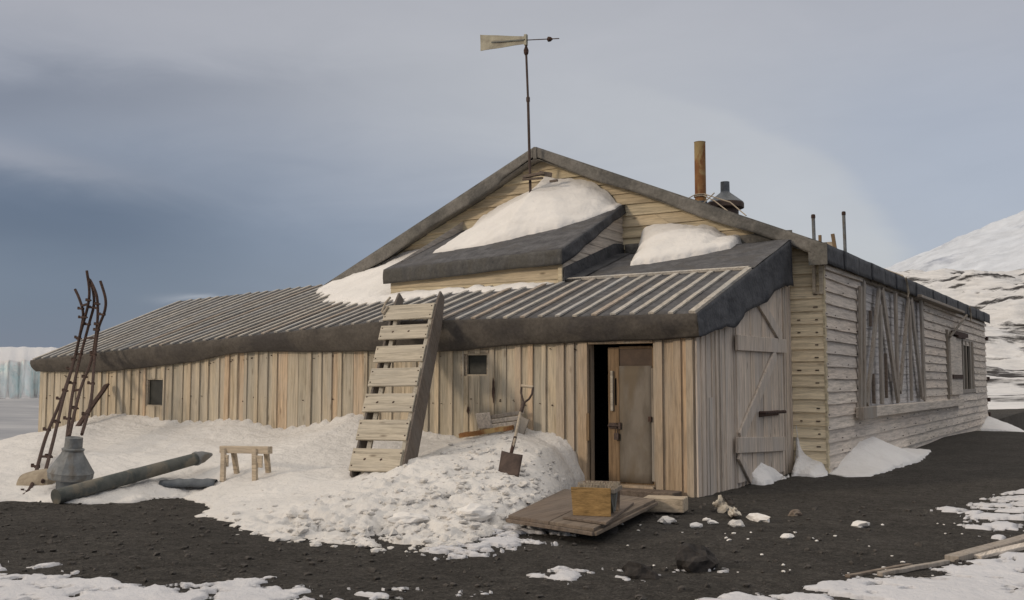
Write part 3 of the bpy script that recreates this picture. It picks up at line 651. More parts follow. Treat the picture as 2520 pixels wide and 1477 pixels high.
# the felt field above the batten rail is one loose sheet
P = []
for x in np.linspace(-7.05, -4.23, 40):
    y1_ = float(YT(x)); P.append([(x, y, float(RZ(x, y))+.026+.016*float(fbm(x*1.2+y*1.6, y*.8, 3, 3))) for y in np.linspace(13.2, y1_, 18)])
obj('felt_sheet', MB().grid(P), M['felt'], ar, smooth=True)
mb = MB(); x = -16.70; 
while x < -4.3:
    dormer = -10.4 < x < -7.0; y1_ = 13.09 if dormer else (13.15 if x > -7.5 else float(YT(x))-rnd.uniform(0, .06))
    w = rnd.uniform(.055, .066) if x < -9 else rnd.uniform(.062, .074); ya = 11.07+rnd.uniform(-.012, .03); xo = rnd.uniform(-.012, .012)
    mb.beam((x, ya, float(RZ(x, ya))+.028), (x+xo, y1_, float(RZ(x, y1_))+.022), w, .022, (0,-.3,1), 5, .006)
    x += .252 if x > -14 else .235
mb.beam((-7.48, 13.19, float(RZ(-7.48, 13.19))+.032), (-4.30, 13.19, float(RZ(-4.3, 13.19))+.032), .075, .036, (0,-.3,1))
mb.beam((-4.29, 11.07, float(RZ(-4.29, 11.07))+.03), (-4.29, 13.15, float(RZ(-4.29, 13.15))+.03), .08, .036, (0,-.3,1), 3)
obj('roof_battens', mb, M['batten'], ar)
def sk(x, v):
    t0 = float(ez(x))+.012; b0 = float(fb(x))+.012*float(vn(x*4, 0, 8)); bulge = .018*math.sin(v*math.pi)*(1+float(vn(x*1.2, 0, 3)))
    wr = .026*float(fbm(x*2.2+v*1.6, v*1.2-x*.5, 14, 4))*(.25+v)+.02*abs(float(vn(x*2.4+v*2.4, v*.6, 19)))*(.3+v)
    return (x, 11.072+.115*v*v-bulge+wr, t0+(b0-t0)*v)
obj('canvas_skirt', MB().grid(strip(sk, np.linspace(-16.78, -4.225, 420), 12)), M['canvas'], ar, smooth=True, solid=.008)
def fl(y, v):
    t0 = float(RZ(-4.237, y))+.015; b0 = float(np.interp(y, [11.075,11.3,11.9,12.3,12.7,13.09,13.6,14.0,14.54,14.9], [1.857,1.88,2.0,2.02,2.22,2.31,2.42,2.60,2.72,2.74]))+.02*float(vn(y*5, 0, 2))
    return (-4.232+.03*v+.035*float(fbm(y*2.4, v*1.5+y, 3, 3))*v, y, t0+(b0-t0)*v)
obj('side_flap', MB().grid(strip(fl, np.linspace(11.065, 14.93, 120), 10)), M['feltdark'], ar, smooth=True, solid=.008)
# flashing at the foot of the gable wall
P = [[(x, 15.14-.04*v+.015*float(vn(x*3, v*3, 1)), float(RZ(x, 14.9))+.03+v*(.17+.04*float(vn(x*2, 0, 6)))) for v in np.linspace(0, 1, 4)] for x in np.linspace(-7.0, -4.25, 30)]
obj('wall_flashing', MB().grid(P), M['canvaslight'], hut, smooth=True, solid=.01)
P = [[(x, 14.9+.25*v, float(RZ(x, 14.9))+.03+.03*v) for v in (0, 1)] for x in np.linspace(-7.0, -4.25, 6)]; obj('valley_felt', MB().grid(P), M['feltdark'], hut)
# drip felt joining the porch roof end to the main eave corner
P = [[(-4.30+.20*u, 14.9+.05*v, 3.43-.0*u-v*(.70-.25*u)) for v in np.linspace(0, 1, 6)] for u in np.linspace(0, .45, 5)]; obj('corner_flap', MB().grid(P), M['feltdark'], hut, solid=.01)
# --- dormer-like upper porch
D0, D1, DY = -10.26, -7.09, 13.1
def DF(x): return np.interp(x, [-10.26,-7.09], [3.19,3.305])
def DB(x): return np.interp(x, [-10.3,-8.6], [4.06,4.25])
def DZ(y, x=-8.7): return DF(x)+(DB(x)-DF(x))*(y-13.1)/2.09
mb = MB(); claps(mb, 'X', DY, -1, [(2.62, 2.84, D0, D1, D0, D1), (2.84, 3.02, D0, D1, D0, D1), (3.02, 3.18, D0, D1, D0, D1)], rnd, (4, 5), .02, False); mb.box(D1-.05, D1+.012, DY-.03, DY-.0, 2.7, 3.1)
dw_ = obj('dormer_front', mb, M['clapY'], hut)
rows = []; z = 2.66
while z < 4.05:
    z1 = z+.16; ya = max(DY, 13.1+(z+.12-3.3)/.452); ya1 = max(DY, 13.1+(z1+.12-3.3)/.452)
    if ya < YG-.1: rows.append((z, z1, ya, YG, ya1, YG))
    z = z1
mb = MB(); claps(mb, 'Y', D1, 1, rows, rnd, (4,5), .018, False); mb.box(D1-.02, D1-.005, DY+.01, YG, 2.6, 3.15); obj('dormer_side', mb, M['clapD'], dw_)
mb = MB(); mb.box(D0, D0+.02, DY, YG, 2.6, 3.2); mb.add([(D0,DY,3.2),(D0,YG,3.2),(D0,YG,4.25)], [(0,1,2)]); obj('dormer_left_side', mb, M['clapD'], dw_)
P = [[(x, y, float(DZ(y, x))+.012*float(fbm(x*1.3, y*1.5, 8, 3))) for y in np.linspace(13.0, 15.19, 16)] for x in np.linspace(D0-.07, D1+.06, 40)]
dr = obj('dormer_roof', MB().grid(P), M['felt'], hut, smooth=True, solid=.02)
def df_(x, v): 
    return (x, 12.995-.012*math.sin(v*3)+.016*float(fbm(x*1.8, v*2, 5, 3)), float(DF(x))-.035-v*(.235+.02*float(vn(x*1.5, 0, 4))+.012*math.sin(x)))
obj('dormer_edging', MB().grid(strip(df_, np.linspace(D0-.075, D1+.065, 60), 6)), M['feltmid'], dr, smooth=True, solid=.012)
def ds_(y, v): return (D1+.06+.012*v+.02*float(vn(y*4, v*2, 4)), y, float(DZ(y, D1))+.01-v*(.24-.05*(y-13)+.03*float(vn(y*3, 0, 4))))
obj('dormer_side_flap', MB().grid(strip(ds_, np.linspace(12.99, 15.18, 40), 6)), M['feltdark'], dr, smooth=True, solid=.01)
P = [[(D1+.03+.012*v, y, float(RZ(-7.1, min(y, 14.9)))+.03+.0*v+(1-v)*.2) for v in np.linspace(0, 1, 4)] for y in np.linspace(DY, YG, 12)]; obj('dormer_flashing', MB().grid(P), M['feltdark'], dw_, solid=.01)
P = [[(D1+.035+.25*v, y, float(RZ(-7.1, min(y, 14.9)))+.05-.004*v) for v in (0, 1)] for y in np.linspace(DY, 14.9, 12)]; obj('dormer_gutter_felt', MB().grid(P), M['feltdark'], dw_)
# --- small front windows
for (x0, x1, z0, z1), nm in ((WL_, 'a'), (WR_, 'b')):
    fr = obj('window', MB().box(x0, x0+.025, YP-.012, YP+.12, z0, z1).box(x1-.02, x1, YP-.012, YP+.12, z0, z1).box(x0+.025, x1-.02, YP-.012, YP+.12, z1-.02, z1).box(x0+.025, x1-.02, YP-.012, YP+.12, z0, z0+.02), M['palewood'], hut)
    obj('pane', MB().box(x0+.02, x1-.015, YP+.03, YP+.04, z0+.01, z1-.01), M['glass'], fr)
obj('window_trim', MB().box(WR_[0]-.05, WR_[0], YP-.035, YP-.0, WR_[2]-.05, WR_[3]+.04).box(WR_[0], WR_[1]+.02, YP-.032, YP-.019, WR_[3]+.002, WR_[3]+.05), M['palewood'], hut)
# stained wide boards right of the window (knots burnt dark)
mb = MB(); 
for (px_, za, zb_) in ((1214, 930, 992), (1340, 918, 1000), (1152, 1000, 1020)):
    a = hit(px_, za, 1, YP-.05); b_ = hit(px_, zb_, 1, YP-.05); zz = np.linspace(b_[2], a[2], 7); P = [[(a[0]-.022*math.sin(math.pi*(i+.3)/6.6)+.004*math.sin(i*2), YP-.049, z_) for i, z_ in enumerate(zz)], [(a[0]+.02*math.sin(math.pi*(i+.3)/6.6)+.006*math.sin(i*3), YP-.049, z_) for i, z_ in enumerate(zz)]]; obj('burnt_knot', MB().grid(P), M['iron'], pw, solid=.004)
# --- entrance door
mb = MB(); mb.box(-5.86, -5.73, YP-.06, YP+.14, -.05, 1.86); mb.box(-5.73, -4.86, YP-.045, YP+.14, 1.80, 1.86); mb.box(-4.86, -4.80, YP-.03, YP+.14, -.05, 1.86); mb.box(-5.73, -4.86, YP-.06, YP+.3, -.1, .10)
dfm = obj('door_frame', mb, M['orange'], hut, bevel=.004)
obj('frame_patch', MB().box(-5.735, -5.70, YP-.075, YP-.03, .62, .95), M['doorwood'], dfm)
dY = YP+.10
dp = obj('door', MB().box(-5.52, -5.37, dY, dY+.04, .1, 1.76).box(-5.37, -4.87, dY, dY+.04, .1, .19).box(-4.93, -4.87, dY-.005, dY+.04, .19, 1.76).box(-5.37, -4.93, dY, dY+.04, 1.74, 1.77), M['doorwood'], hut, bevel=.004)
P = [[(x, dY-.012+.006*float(vn(x*5, z*3, 3)), z) for z in np.linspace(.12, 1.53, 12)] for x in np.linspace(-5.36, -4.93, 8)]
obj('door_sheet', MB().grid(P), M['doorfelt'], dp, smooth=True, solid=.006)
obj('door_transom', MB().box(-5.37, -4.93, dY+.012, dY+.02, 1.52, 1.75), M['doorpane'], dp)
obj('door_stile', MB().box(-4.935, -4.875, dY-.022, dY-.006, .15, 1.5), M['posts'], dp)
obj('pull_bar', MB().box(-5.475, -5.445, dY-.03, dY-.001, .98, 1.47), M['sledge'], dp)
obj('slot', MB().box(-5.425, -5.405, dY-.004, dY-.001, 1.05, 1.38), M['black'], dp)
la = obj('latch', MB().tube([(-5.51, dY-.03, .80), (-5.36, dY-.03, .80)], .014, 8).box(-5.5, -5.40, dY-.02, dY-.001, .765, .835).box(-5.37, -5.34, dY-.04, dY-.001, .76, .84), M['brownmetal'], dp)
obj('padlock', MB().box(-5.425, -5.365, dY-.05, dY-.02, .63, .71).tube([(-5.41, dY-.035, .70), (-5.41, dY-.035, .76), (-5.395, dY-.035, .78), (-5.38, dY-.035, .76), (-5.38, dY-.035, .70)], .006, 6), M['brownmetal'], la, bevel=.004)
obj('bracket', MB().box(-4.97, -4.93, dY-.05, dY-.012, .86, .92), M['iron'], dp)
obj('threshold', MB().box(-5.86, -4.5, YP-.34, YP-.065, -.05, .075), M['deck'], dfm, bevel=.01)
# --- plank door on the porch side, Z braced
def zs(px_, py_, x=-4.29): return hit(px_, py_, 0, x)
y0, y1 = zs(1814, 1000)[1], zs(1926, 1000)[1]
mb = MB(); u = y0
while u < y1-.03:
    w = min(rnd.uniform(.15, .19), y1-u); mb.box(XP+.022, -4.283+rnd.uniform(-.003,.003), u+.003, u+w-.003, .06, float(RZ(-4.24, u))-.05); u += w
pd = obj('plank_door', mb, M['sideplank'], hut)
def brace(p, q, w, nm='brace'): return obj(nm, MB().beam(zs(*p, -4.262), zs(*q, -4.262), .04, w, (0,0,1) if abs(p[0]-q[0]) > 80 else (0,1,.0), 4, .003), M['sideplank'], pd, bevel=.006)
brace((1812, 843), (1932, 852), .20); brace((1814, 1096), (1930, 1092), .20)
def brace2(p, q, w):
    a = zs(*p, -4.264); b_ = zs(*q, -4.264); return obj('diagonal_brace', MB().beam(a, b_, .035, w, (0, -(b_[2]-a[2]), (b_[1]-a[1])), 3, .003), M['sideplank'], pd, bevel=.006)
brace2((1908, 872), (1822, 1078), .17); brace2((1868, 742), (1922, 832), .16); brace2((1818, 1122), (1848, 1182), .1)
hd = MB(); a = zs(1869, 1016, -4.24); b_ = zs(1926, 1013, -4.24); hd.tube([a, (a[0]+.05, a[1]+.05, a[2]), (b_[0]+.05, b_[1]-.05, b_[2]), b_], .022, 8); hd.box(-4.283, -4.268, a[1]+.1, b_[1]-.1, a[2]-.06, a[2]+.01); obj('handle', hd, M['iron'], pd)
# ------------------------------------------------------------ snow lying on the roofs
def pile(name, poly, front, yw, hx, hz, base, label, step=.035, p=.6, rim=.09, nz=.03, edge=.05, xtra=None, rd=.16):
    xs_ = [q[0] for q in poly]; ys_ = [q[1] for q in poly]
    ext = [(q[0], q[1]+.4) if q[1] > 15.1 else q for q in poly]
    def sdf(x, y): return poly_sd(x, y, ext)+edge*fbm(x*4, y*4, 33, 4, .6)
    def hf(x, y):
        sd = sdf(x, y); df = np.minimum(np.maximum(sd, 0)+10*(sd < -9), line_d(x, y, front)+edge*fbm(x*4, y*4, 33, 4, .6)); df = np.maximum(df, 0)
        dw = np.maximum(yw-y, 0); t = df/(df+dw+1e-6); hw = np.interp(x, hx, hz)
        h = hw*t**p*(1-.25*t*(1-t)); h = np.maximum(h, rim*np.sqrt(np.clip(1-(1-np.clip(df/rd, 0, 1))**2, 0, 1)))
        h = h+nz*np.minimum(df*5, 1)*(fbm((x+y*.8)*.7, (y-x*.45)*4.5, 35, 4)+.5*np.abs(fbm((x+y*.5)*1.2, (y-x*.35)*9, 39, 3)))+.012*np.minimum(df*8, 1)*fbm(x*9, y*9, 37, 3)
        if xtra is not None: h = h+xtra(x, y)*np.minimum(df*4, 1)
        return base(x, y)+np.where(sd > 0, h, -.12)
    V, Q = grid_mesh(np.arange(min(xs_)-.2, max(xs_)+.2, step), np.arange(min(ys_)-.2, min(max(ys_), yw)+.001, step), hf, lambda x, y, z: sdf(x, y) > 0)
    o = obj(name, (V, Q), M['snowroof'], smooth=True, loc=(float(np.mean(V[:,0])), float(np.mean(V[:,1])), float(V[:,2].min()))); return tag(o, label, 'snow drift', 'snow lying on the hut roof')
low = [(1060,621),(1120,615),(1200,603),(1250,593),(1320,577),(1375,564),(1440,543),(1490,525),(1516,517)]
fl_ = [tuple(hit_slope(a, b_, 3.2+.09*min(1,(a-1065)/300), 13.1, .505-.045*min(1,(a-1065)/300))[:2]) for a, b_ in low]
lf_ = [tuple(hit_slope(a, b_, 3.2, 13.1, .505)[:2]) for a, b_ in [(1088,600),(1135,566)]]
lf_ = [q for q in lf_ if q[1] < 15.1]; fr_ = [(D0+.35 if not lf_ else lf_[-1][0]-.1, 15.18)]+lf_[::-1]+fl_+[(D1+.03, 15.18)]
top = [(1100,596),(1131,574),(1171,541),(1238,500),(1290,470),(1304,460),(1322,444),(1336,426),(1360,430),(1400,431),(1450,441),(1490,462),(1508,488),(1516,512)]
tw = [hit(a, b_, 1, 15.1) for a, b_ in top]
pile('roof_snow_drift', fr_, fr_, 15.185, [q[0] for q in tw], [max(.02, q[2]-float(DB(q[0]))+.03) for q in tw], lambda x, y: DZ(y, x), 'big wind-packed snow mound on the upper porch roof, right under the gable peak', .03, .62, .07, .085)
fr2 = [(-6.9,15.18)]+[tuple(hit_slope(a, b_, float(ez(-6)), 11.085, .338)[:2]) for a, b_ in [(1552,653),(1600,649),(1640,643),(1700,633),(1760,622),(1797,613)]]+[(-5.05,15.15)]
pile('roof_snow_drift', fr2, fr2, 15.185, [-7,-6.75,-6.5,-5.7,-5.5,-5.2,-4.9], [.25,.42,.46,.33,.28,.08,.0], lambda x, y: RZ(x, y)+.03, 'small white snow wedge on dark felt of the porch roof, right of the mound', .025, .5, .12, .07, .07)
P1 = [(-13.35,15.17),(-13.3,14.75),(-12.75,14.1),(-12.1,13.55),(-11.5,13.0),(-10.9,12.62),(-10.3,12.5),(-9.5,12.55),(-8.5,12.72),(-7.45,12.86),(-7.22,13.08),(-10.26,13.085),(-10.28,15.17)]
P1f = P1[:11]
def fing(x, y): return .03*np.cos((x+16.70)/.252*2*np.pi)*0
pile('roof_snow_drift', P1, P1f, 15.17, [-13.5,-13.2,-12.4,-11.6,-10.9,-10.3,-10.25,-7], [.03,.08,.26,.42,.46,.44,.12,.1], lambda x, y: RZ(x, y)+.0, 'thin snow sheet on the battened roof, left of the upper porch', .03, 1.1, .10, .02, .2, rd=.9)
# ------------------------------------------------------------ snow heaps at the foot of the walls
def heap(poly, front, wall, hfun, label):
    vx = abs(wall[0][0]-wall[1][0]) < .01; ext = [((q[0]-.3, q[1]) if vx else (q[0], q[1]+.3)) if abs((q[0]-wall[0][0]) if vx else (q[1]-wall[0][1])) < .04 else q for q in poly]
    xs_ = [q[0] for q in poly]; ys_ = [q[1] for q in poly]
    def sdf(x, y): return poly_sd(x, y, ext)+.09*fbm(x*3, y*3, 43, 5, .62)
    def hf(x, y):
        df = np.maximum(np.minimum(line_d(x, y, front)+.09*fbm(x*3, y*3, 43, 5, .62), 9), 0); dw = line_d(x, y, wall); t = df/(df+dw+1e-6)
        return ground_z(x, y)+np.where(sdf(x, y) > 0, .012+hfun(x, y)*t**.75+.015*fbm(x*5, y*5, 45, 4)*np.minimum(df*4, 1), -.1)
    V, Q = grid_mesh(np.arange(min(xs_)-.1, max(xs_)+.25, .03), np.arange(min(ys_)-.2, max(ys_)+.2, .03), hf, lambda x, y, z: (sdf(x, y) > 0) & (poly_sd(x, y, ext) > -.05))
    o = obj('snow_heap', (V, Q), M['snowheap'], smooth=True, loc=(float(np.mean(V[:,0])), float(np.mean(V[:,1])), 0)); return tag(o, label, 'snow drift', 'snow heaps along the foot of the hut walls')
fA = px_ground([(2058,1168),(2080,1174),(2140,1172),(2195,1156),(2262,1134),(2290,1108)]); fA = [(q[0], q[1]) for q in fA]
wA = [(XR+.02, 15.5), (XR+.02, 21.5)]
heap([(XR+.02,15.3)]+fA+[(XR+.02,21.5)], fA, wA, lambda x, y: np.interp(y, [15.4,16.2,17.3,18.3,19.2,20.5,21.5], [0,.16,.36,.40,.22,.08,0]), 'rounded snow heap against the long grey right wall below the boarded window')
fB = px_ground([(1832,1192),(1870,1195),(1900,1190),(1926,1176),(1932,1160)])
heap([(XP+.05,12.2)]+fB+[(XP+.05,14.6)], fB, [(XP+.05,12.4),(XP+.05,14.5)], lambda x, y: np.interp(y, [12.2,12.9,13.5,14.0,14.6], [0,.08,.26,.16,0]), 'small pointed snow heap at the foot of the braced plank door')
fC = px_ground([(1925,1180),(1960,1172),(2010,1176),(2032,1172)])
heap([(XP+.01,YG-.03)]+fC+[(XR-.02,YG-.03)], fC, [(XP,YG-.03),(XR,YG-.03)], lambda x, y: np.interp(x, [XP,XP+.05,XP+.10,XP+.17,XP+.3,XR-.05,XR], [.95,.85,.42,.28,.19,.15,.02]), 'snow in the narrow corner beside the yellow clapboards, creeping up the wall')
fD = [(XR+.8,33.2),(XR+1.2,34.5),(XR+1.2,36)]
heap([(XR+.02,32.5)]+fD+[(XR+.02,36.5)], fD, [(XR,32.5),(XR,36.5)], lambda x, y: np.interp(y, [32.5,34.6,36.5], [.0,.55,.2]), 'white snow heap at the far end of the long wall')
# ------------------------------------------------------------ weather vane
Yv = 14.72
def vp(px_, py_, y=Yv): return Vector(hit(px_, py_, 1, y))
b0, t0 = vp(1305, 465), vp(1294.5, 112)
wv = thing('weather_vane', 'tall thin iron mast with a pale tin tail vane and counterweight before the gable peak', 'weather vane', tuple(b0))
mid = vp(1299.5, 245); j0 = vp(1294.8, 128)
obj('mast', MB().tube([b0+Vector((0,0,-.25)), b0, mid], .024, 8).tube([mid, j0], .020, 8).lathe(mid-Vector((0,0,.05)), (0,0,1), [(0,.024),(.02,.034),(.08,.034),(.10,.022)], 10), M['brownmetal'], wv)
obj('pivot', MB().lathe(j0-Vector((0,0,.06)), (0,0,1), [(0,.022),(.04,.042),(.09,.045),(.15,.022),(.24,.015),(.3,.012)], 10), M['iron'], wv)
q0, q1, q2, q3 = vp(1182, 86), vp(1182.8, 125.5), vp(1293, 108), vp(1291, 90)
mb = MB(); n_ = 10; P = []
for i in range(n_+1):
    a = q0.lerp(q3, i/n_); b_ = q1.lerp(q2, i/n_); P.append([tuple(a.lerp(b_, j/3)+Vector((0, .006*math.sin(i*1.1+j), 0))) for j in range(4)])
tp = obj('tail_plate', mb.grid(P), M['vane'], wv, solid=.012)
a, b_ = vp(1211, 105), vp(1294, 99); obj('stiffener', MB().beam(a-Vector((0,.02,0)), b_-Vector((0,.02,0)), .02, .022), M['strut'], tp)
obj('clamp', MB().box(q3.x+.0, q3.x+.05, Yv-.03, Yv+.03, q2.z-.03, q3.z+.03), M['vane'], wv, bevel=.006)
obj('pointer_rod', MB().tube([vp(1292, 99), vp(1376, 95)], .0085, 6), M['iron'], wv)
c = vp(1347, 97); d = (vp(1376, 95)-c).normalized(); obj('counterweight', MB().lathe(c, d, [(0,.02),(.02,.045),(.06,.04),(.1,.012)], 10), M['iron'], wv)
c = vp(1302, 434, 14.6); mb = MB()
mb.beam(c+Vector((-.13,.02,0)), c+Vector((.24,.12,.05)), .09, .045, n=3, wob=.008); mb.beam(c+Vector((-.13,.0,-.045)), c+Vector((.2,.12,-.03)), .07, .03, n=3, wob=.008); mb.beam(c+Vector((.14,.1,.06)), c+Vector((.33,.2,.02)), .08, .07); mb.beam(c+Vector((.30,.18,-.09)), c+Vector((.44,.2,-.08)), .05, .035)
obj('mast_bracket', mb, M['deck'], wv, bevel=.006)
# ------------------------------------------------------------ ladder end showing above the roof
a = hit(2017, 579, 1, 19); b_ = hit(2049, 576, 1, 19)
ld = thing('roof_ladder', 'top of a small brown wooden ladder showing over the eave between two grey vent poles', 'ladder', (a[0], 19, 3.5))
obj('rail', MB().box(a[0]-.02, a[0]+.03, 18.98, 19.03, 3.4, a[2]), M['doorwood'], ld); obj('rail', MB().beam((b_[0]+.09, 19, 3.4), (b_[0], 19, b_[2]), .06, .05, (0,1,0)), M['doorwood'], ld)
obj('rung', MB().box(a[0]+.03, b_[0]+.01, 18.985, 19.02, a[2]-.22, a[2]-.14), M['palewood'], ld)
# ------------------------------------------------------------ sledge leaning on the eave
SB = snow_pt(922, 1166); sb_y = float(SB[1])
pb0, pb1 = Vector(hit(861, 1160, 1, sb_y)), Vector(hit(984, 1164, 1, sb_y)); pt0, pt1 = Vector(hit(953, 752, 1, 10.97)), Vector(hit(1070, 745, 1, 10.97))
sl = thing('sledge', 'long pale wooden sledge stood on end, leaning on the annex eave', 'sledge', tuple((pb0+pb1)/2))
ax_ = (pt1-pb1).normalized(); xx = (pb1-pb0).normalized(); nn_ = xx.cross(ax_).normalized()
if nn_.y < 0: nn_ = -nn_
Z7 = [(330,430),(470,560),(605,705),(745,850),(895,995),(1040,1145),(1190,1300)]
for (z0, z1) in Z7:
    f0 = (1300-z1)/980; f1 = (1300-z0)/980
    l0, l1 = pb0.lerp(pt0, f0), pb0.lerp(pt0, f1); r0, r1 = pb1.lerp(pt1, f0), pb1.lerp(pt1, f1); j = rnd.uniform(-.012, .012)
    fr = [l0-xx*.01, r0+xx*(.0+j), r1+xx*(.0+j), l1-xx*.01]; mb = MB(); mb.hexa([p for p in fr]+[p-nn_*.022 for p in fr])
    s_ = obj('slat', mb, M['sledge'], sl, bevel=.004)
    cc = MB()
    for q in (.03, .97): 
        for e in (.2, .8): c = l0.lerp(l1, e).lerp(r0.lerp(r1, e), q)-nn_*.024; cc.box(c.x-.008, c.x+.008, c.y-.004, c.y+.004, c.z-.008, c.z+.008)
    if z0 in (470, 895, 1190):
        for q in (.27, .6): c = l0.lerp(l1, .5).lerp(r0.lerp(r1, .5), q)-nn_*.024; cc.lathe(c, nn_, [(0,.017),(.003,.017)], 8)
    obj('bolts', cc, M['iron'], s_)
def runner(b_, t_, side):
    L = (t_-b_).length; mb = MB(); P = []
    for i in range(29):
        f = i/28; s_ = -.05+f*(L+.36)
        up_ = max(0, s_-(L-.25)); near_ = .35*up_**2; dep = .25-.02*f-.24*up_**1.4 if up_ > 0 else .25-.02*f
        if s_ < .25: near_ += .0
        c = b_+ax_*s_; P.append((c+nn_*near_*.4, c+nn_*(max(dep, .05)+near_*.4)))
    vs = []; fs = []
    for (a, c) in P: vs += [a, a+xx*.035, c+xx*.035, c]
    for i in range(len(P)-1):
        for k in range(4): fs.append((i*4+k, i*4+(k+1)%4, i*4+4+(k+1)%4, i*4+4+k))
    m_ = len(P)*4-4; fs += [(3,2,1,0), (m_, m_+1, m_+2, m_+3)]
    mb.add(vs, fs); return obj('runner', mb, M['dark_runner'], sl, bevel=.008)
runner(pb0, pt0, 0); runner(pb1-xx*.0, pt1-xx*.0, 1)
obj('inner_rail', MB().beam(pb0+xx*.17+nn_*.05, pt0+xx*.17+nn_*.05, .05, .06), M['sledge'], sl); obj('inner_rail', MB().beam(pb1-xx*.03+nn_*.03, pt1-xx*.03+nn_*.03, .05, .06), M['sledge'], sl)
mb = MB(); c = pt0+ax_*.02
mb.tube([c+xx*.04-nn_*.03+ax_*.12, c-xx*.0-nn_*.05-ax_*.02, c-xx*.03-nn_*.04-ax_*.2, c+xx*.0-nn_*.04-ax_*.26, c+xx*.05-nn_*.04-ax_*.1], .016, 6); obj('lashing', mb, M['rope'], sl)
# ------------------------------------------------------------ rusty racks of bent rails with short rungs
def zl(a, b_): return (a*.4582, 615.2+b_*.4582)
RAIL = [[(125,1320),(175,1255),(245,1010),(330,800),(395,600),(440,400),(445,330),(425,260),(403,212)],
        [(230,1245),(290,1010),(340,800),(400,590),(432,450),(470,310),(480,220),(466,112)],
        [(355,1060),(385,800),(425,600),(478,400),(505,290),(495,200),(470,145)],
        [(372,1000),(432,750),(492,590),(522,400),(523,270),(505,205),(482,160)],
        [(440,990),(490,800),(506,600),(527,430),(562,330),(566,260),(539,168)]]
base = snow_pt(57, 1218); yb = float(base[1])
def rail_pt(p, off=0.):
    X_, Y_ = zl(*p); f = (1320-p[1])/1210.; y = yb+.1+(10.86-yb)*min(f*1.55, 1.0)-off
    return Vector(hit(X_, Y_, 1, y))
def crv(pl, k=5):                          # Catmull-Rom through the points
    out = []
    for i in range(len(pl)-1):
        p0, p1, p2, p3 = pl[max(i-1, 0)], pl[i], pl[i+1], pl[min(i+2, len(pl)-1)]
        for j in range(k):
            t = j/k; out.append(.5*((2*p1)+(p2-p0)*t+(2*p0-5*p1+4*p2-p3)*t*t+(3*p1-p0-3*p2+p3)*t**3))
    return out+[pl[-1]]
RACKS = [((0, 1), 'rusty iron rack with short rungs, outermost of the three, its foot in the snow', .10), ((2, 3), 'rusty iron rack in the middle of the bundle, its two rails meeting at the top', .0), ((4,), 'single rusty curved rail with stub rungs on the right of the leaning bundle', .05)]
for ids, lab, off in RACKS:
    C_ = [crv([rail_pt(p, off+.03*k) for p in RAIL[k]]) for k in ids]
    rk_ = thing('rusty_rack', lab, 'iron rack', tuple(C_[0][0]), 'rusty iron racks leaning on the annex')
    for c in C_: obj('rail', MB().tube([tuple(p) for p in c], [.023]*len(c), 7), M['iron'], rk_)
    for q, c in enumerate(C_):
        n_ = len(c); 
        for i in range(3, n_-8, 4):
            p = c[i]; w_ = .085 if len(C_) < 2 or i % 8 else .12; s_ = 1 if q else -1
            mb = MB().beam(p+Vector((-w_*(1 if q == 0 else .5), -.02, .012)), p+Vector((w_*(1 if q else .5), -.02, -.004)), .026, .022).box(p.x-.026, p.x+.026, p.y-.03, p.y+.02, p.z-.018, p.z+.018)
            mb.box(p.x-w_*(1 if q == 0 else .5)-.01, p.x-w_*(1 if q == 0 else .5)+.015, p.y-.03, p.y, p.z-.012, p.z+.035)
            obj('rung', mb, M['iron'], rk_)
    if len(C_) > 1:
        for f in (.2, .42, .62, .8): 
            a, b_ = C_[0][int(f*len(C_[0]))], min(C_[1], key=lambda p: abs(p.z-C_[0][int(f*len(C_[0]))].z)); obj('crossbar', MB().beam(a, b_, .035, .03), M['iron'], rk_)
# dark charred-looking plank beside them
a = rail_pt((385,1000)); b_ = Vector(hit(*zl(575, 722), 1, 11.15)); a = Vector(hit(*zl(372, 1015), 1, 10.3))
o = obj('leaning_plank', MB().beam(a, b_, .12, .03, (0,-1,.2), 8, .012), M['iron'], loc=tuple(a)); tag(o, 'short dark brown splintered plank leaning on the annex wall behind the rusty racks', 'plank')
# ------------------------------------------------------------ galvanised cowl standing in the snow
c = snow_pt(170, 1202); cy_ = float(c[1]); base = Vector(c); topc = Vector(hit(183, 1076, 1, cy_)); axv = (topc-base).normalized(); H_ = (topc-base).length; k = H_/.56
vc = thing('fallen_vent_cowl', 'dented galvanised chimney cowl standing on the snow beside the long pipe', 'vent cowl', tuple(base))
obj('neck', MB().lathe(base-axv*.08, axv, [(0,.13*k),(.12*k+.08,.145*k),(.13*k+.08,.16*k)], 24), M['galvdark'], vc)
obj('hood', MB().lathe(base+axv*.105*k, axv, [(0,.17*k),(.002,.225*k),(.02*k,.235*k),(.07*k,.24*k),(.075*k,.245*k),(.17*k,.185*k),(.27*k,.122*k),(.315*k,.105*k)], 14), M['galv'], vc)
obj('collar', MB().lathe(base+axv*.415*k, axv, [(0,.115*k),(.02,.12*k),(.03,.095*k),(.14*k,.092*k),(.145*k,.08*k),(.13*k,.07*k)], 20), M['galv'], vc)
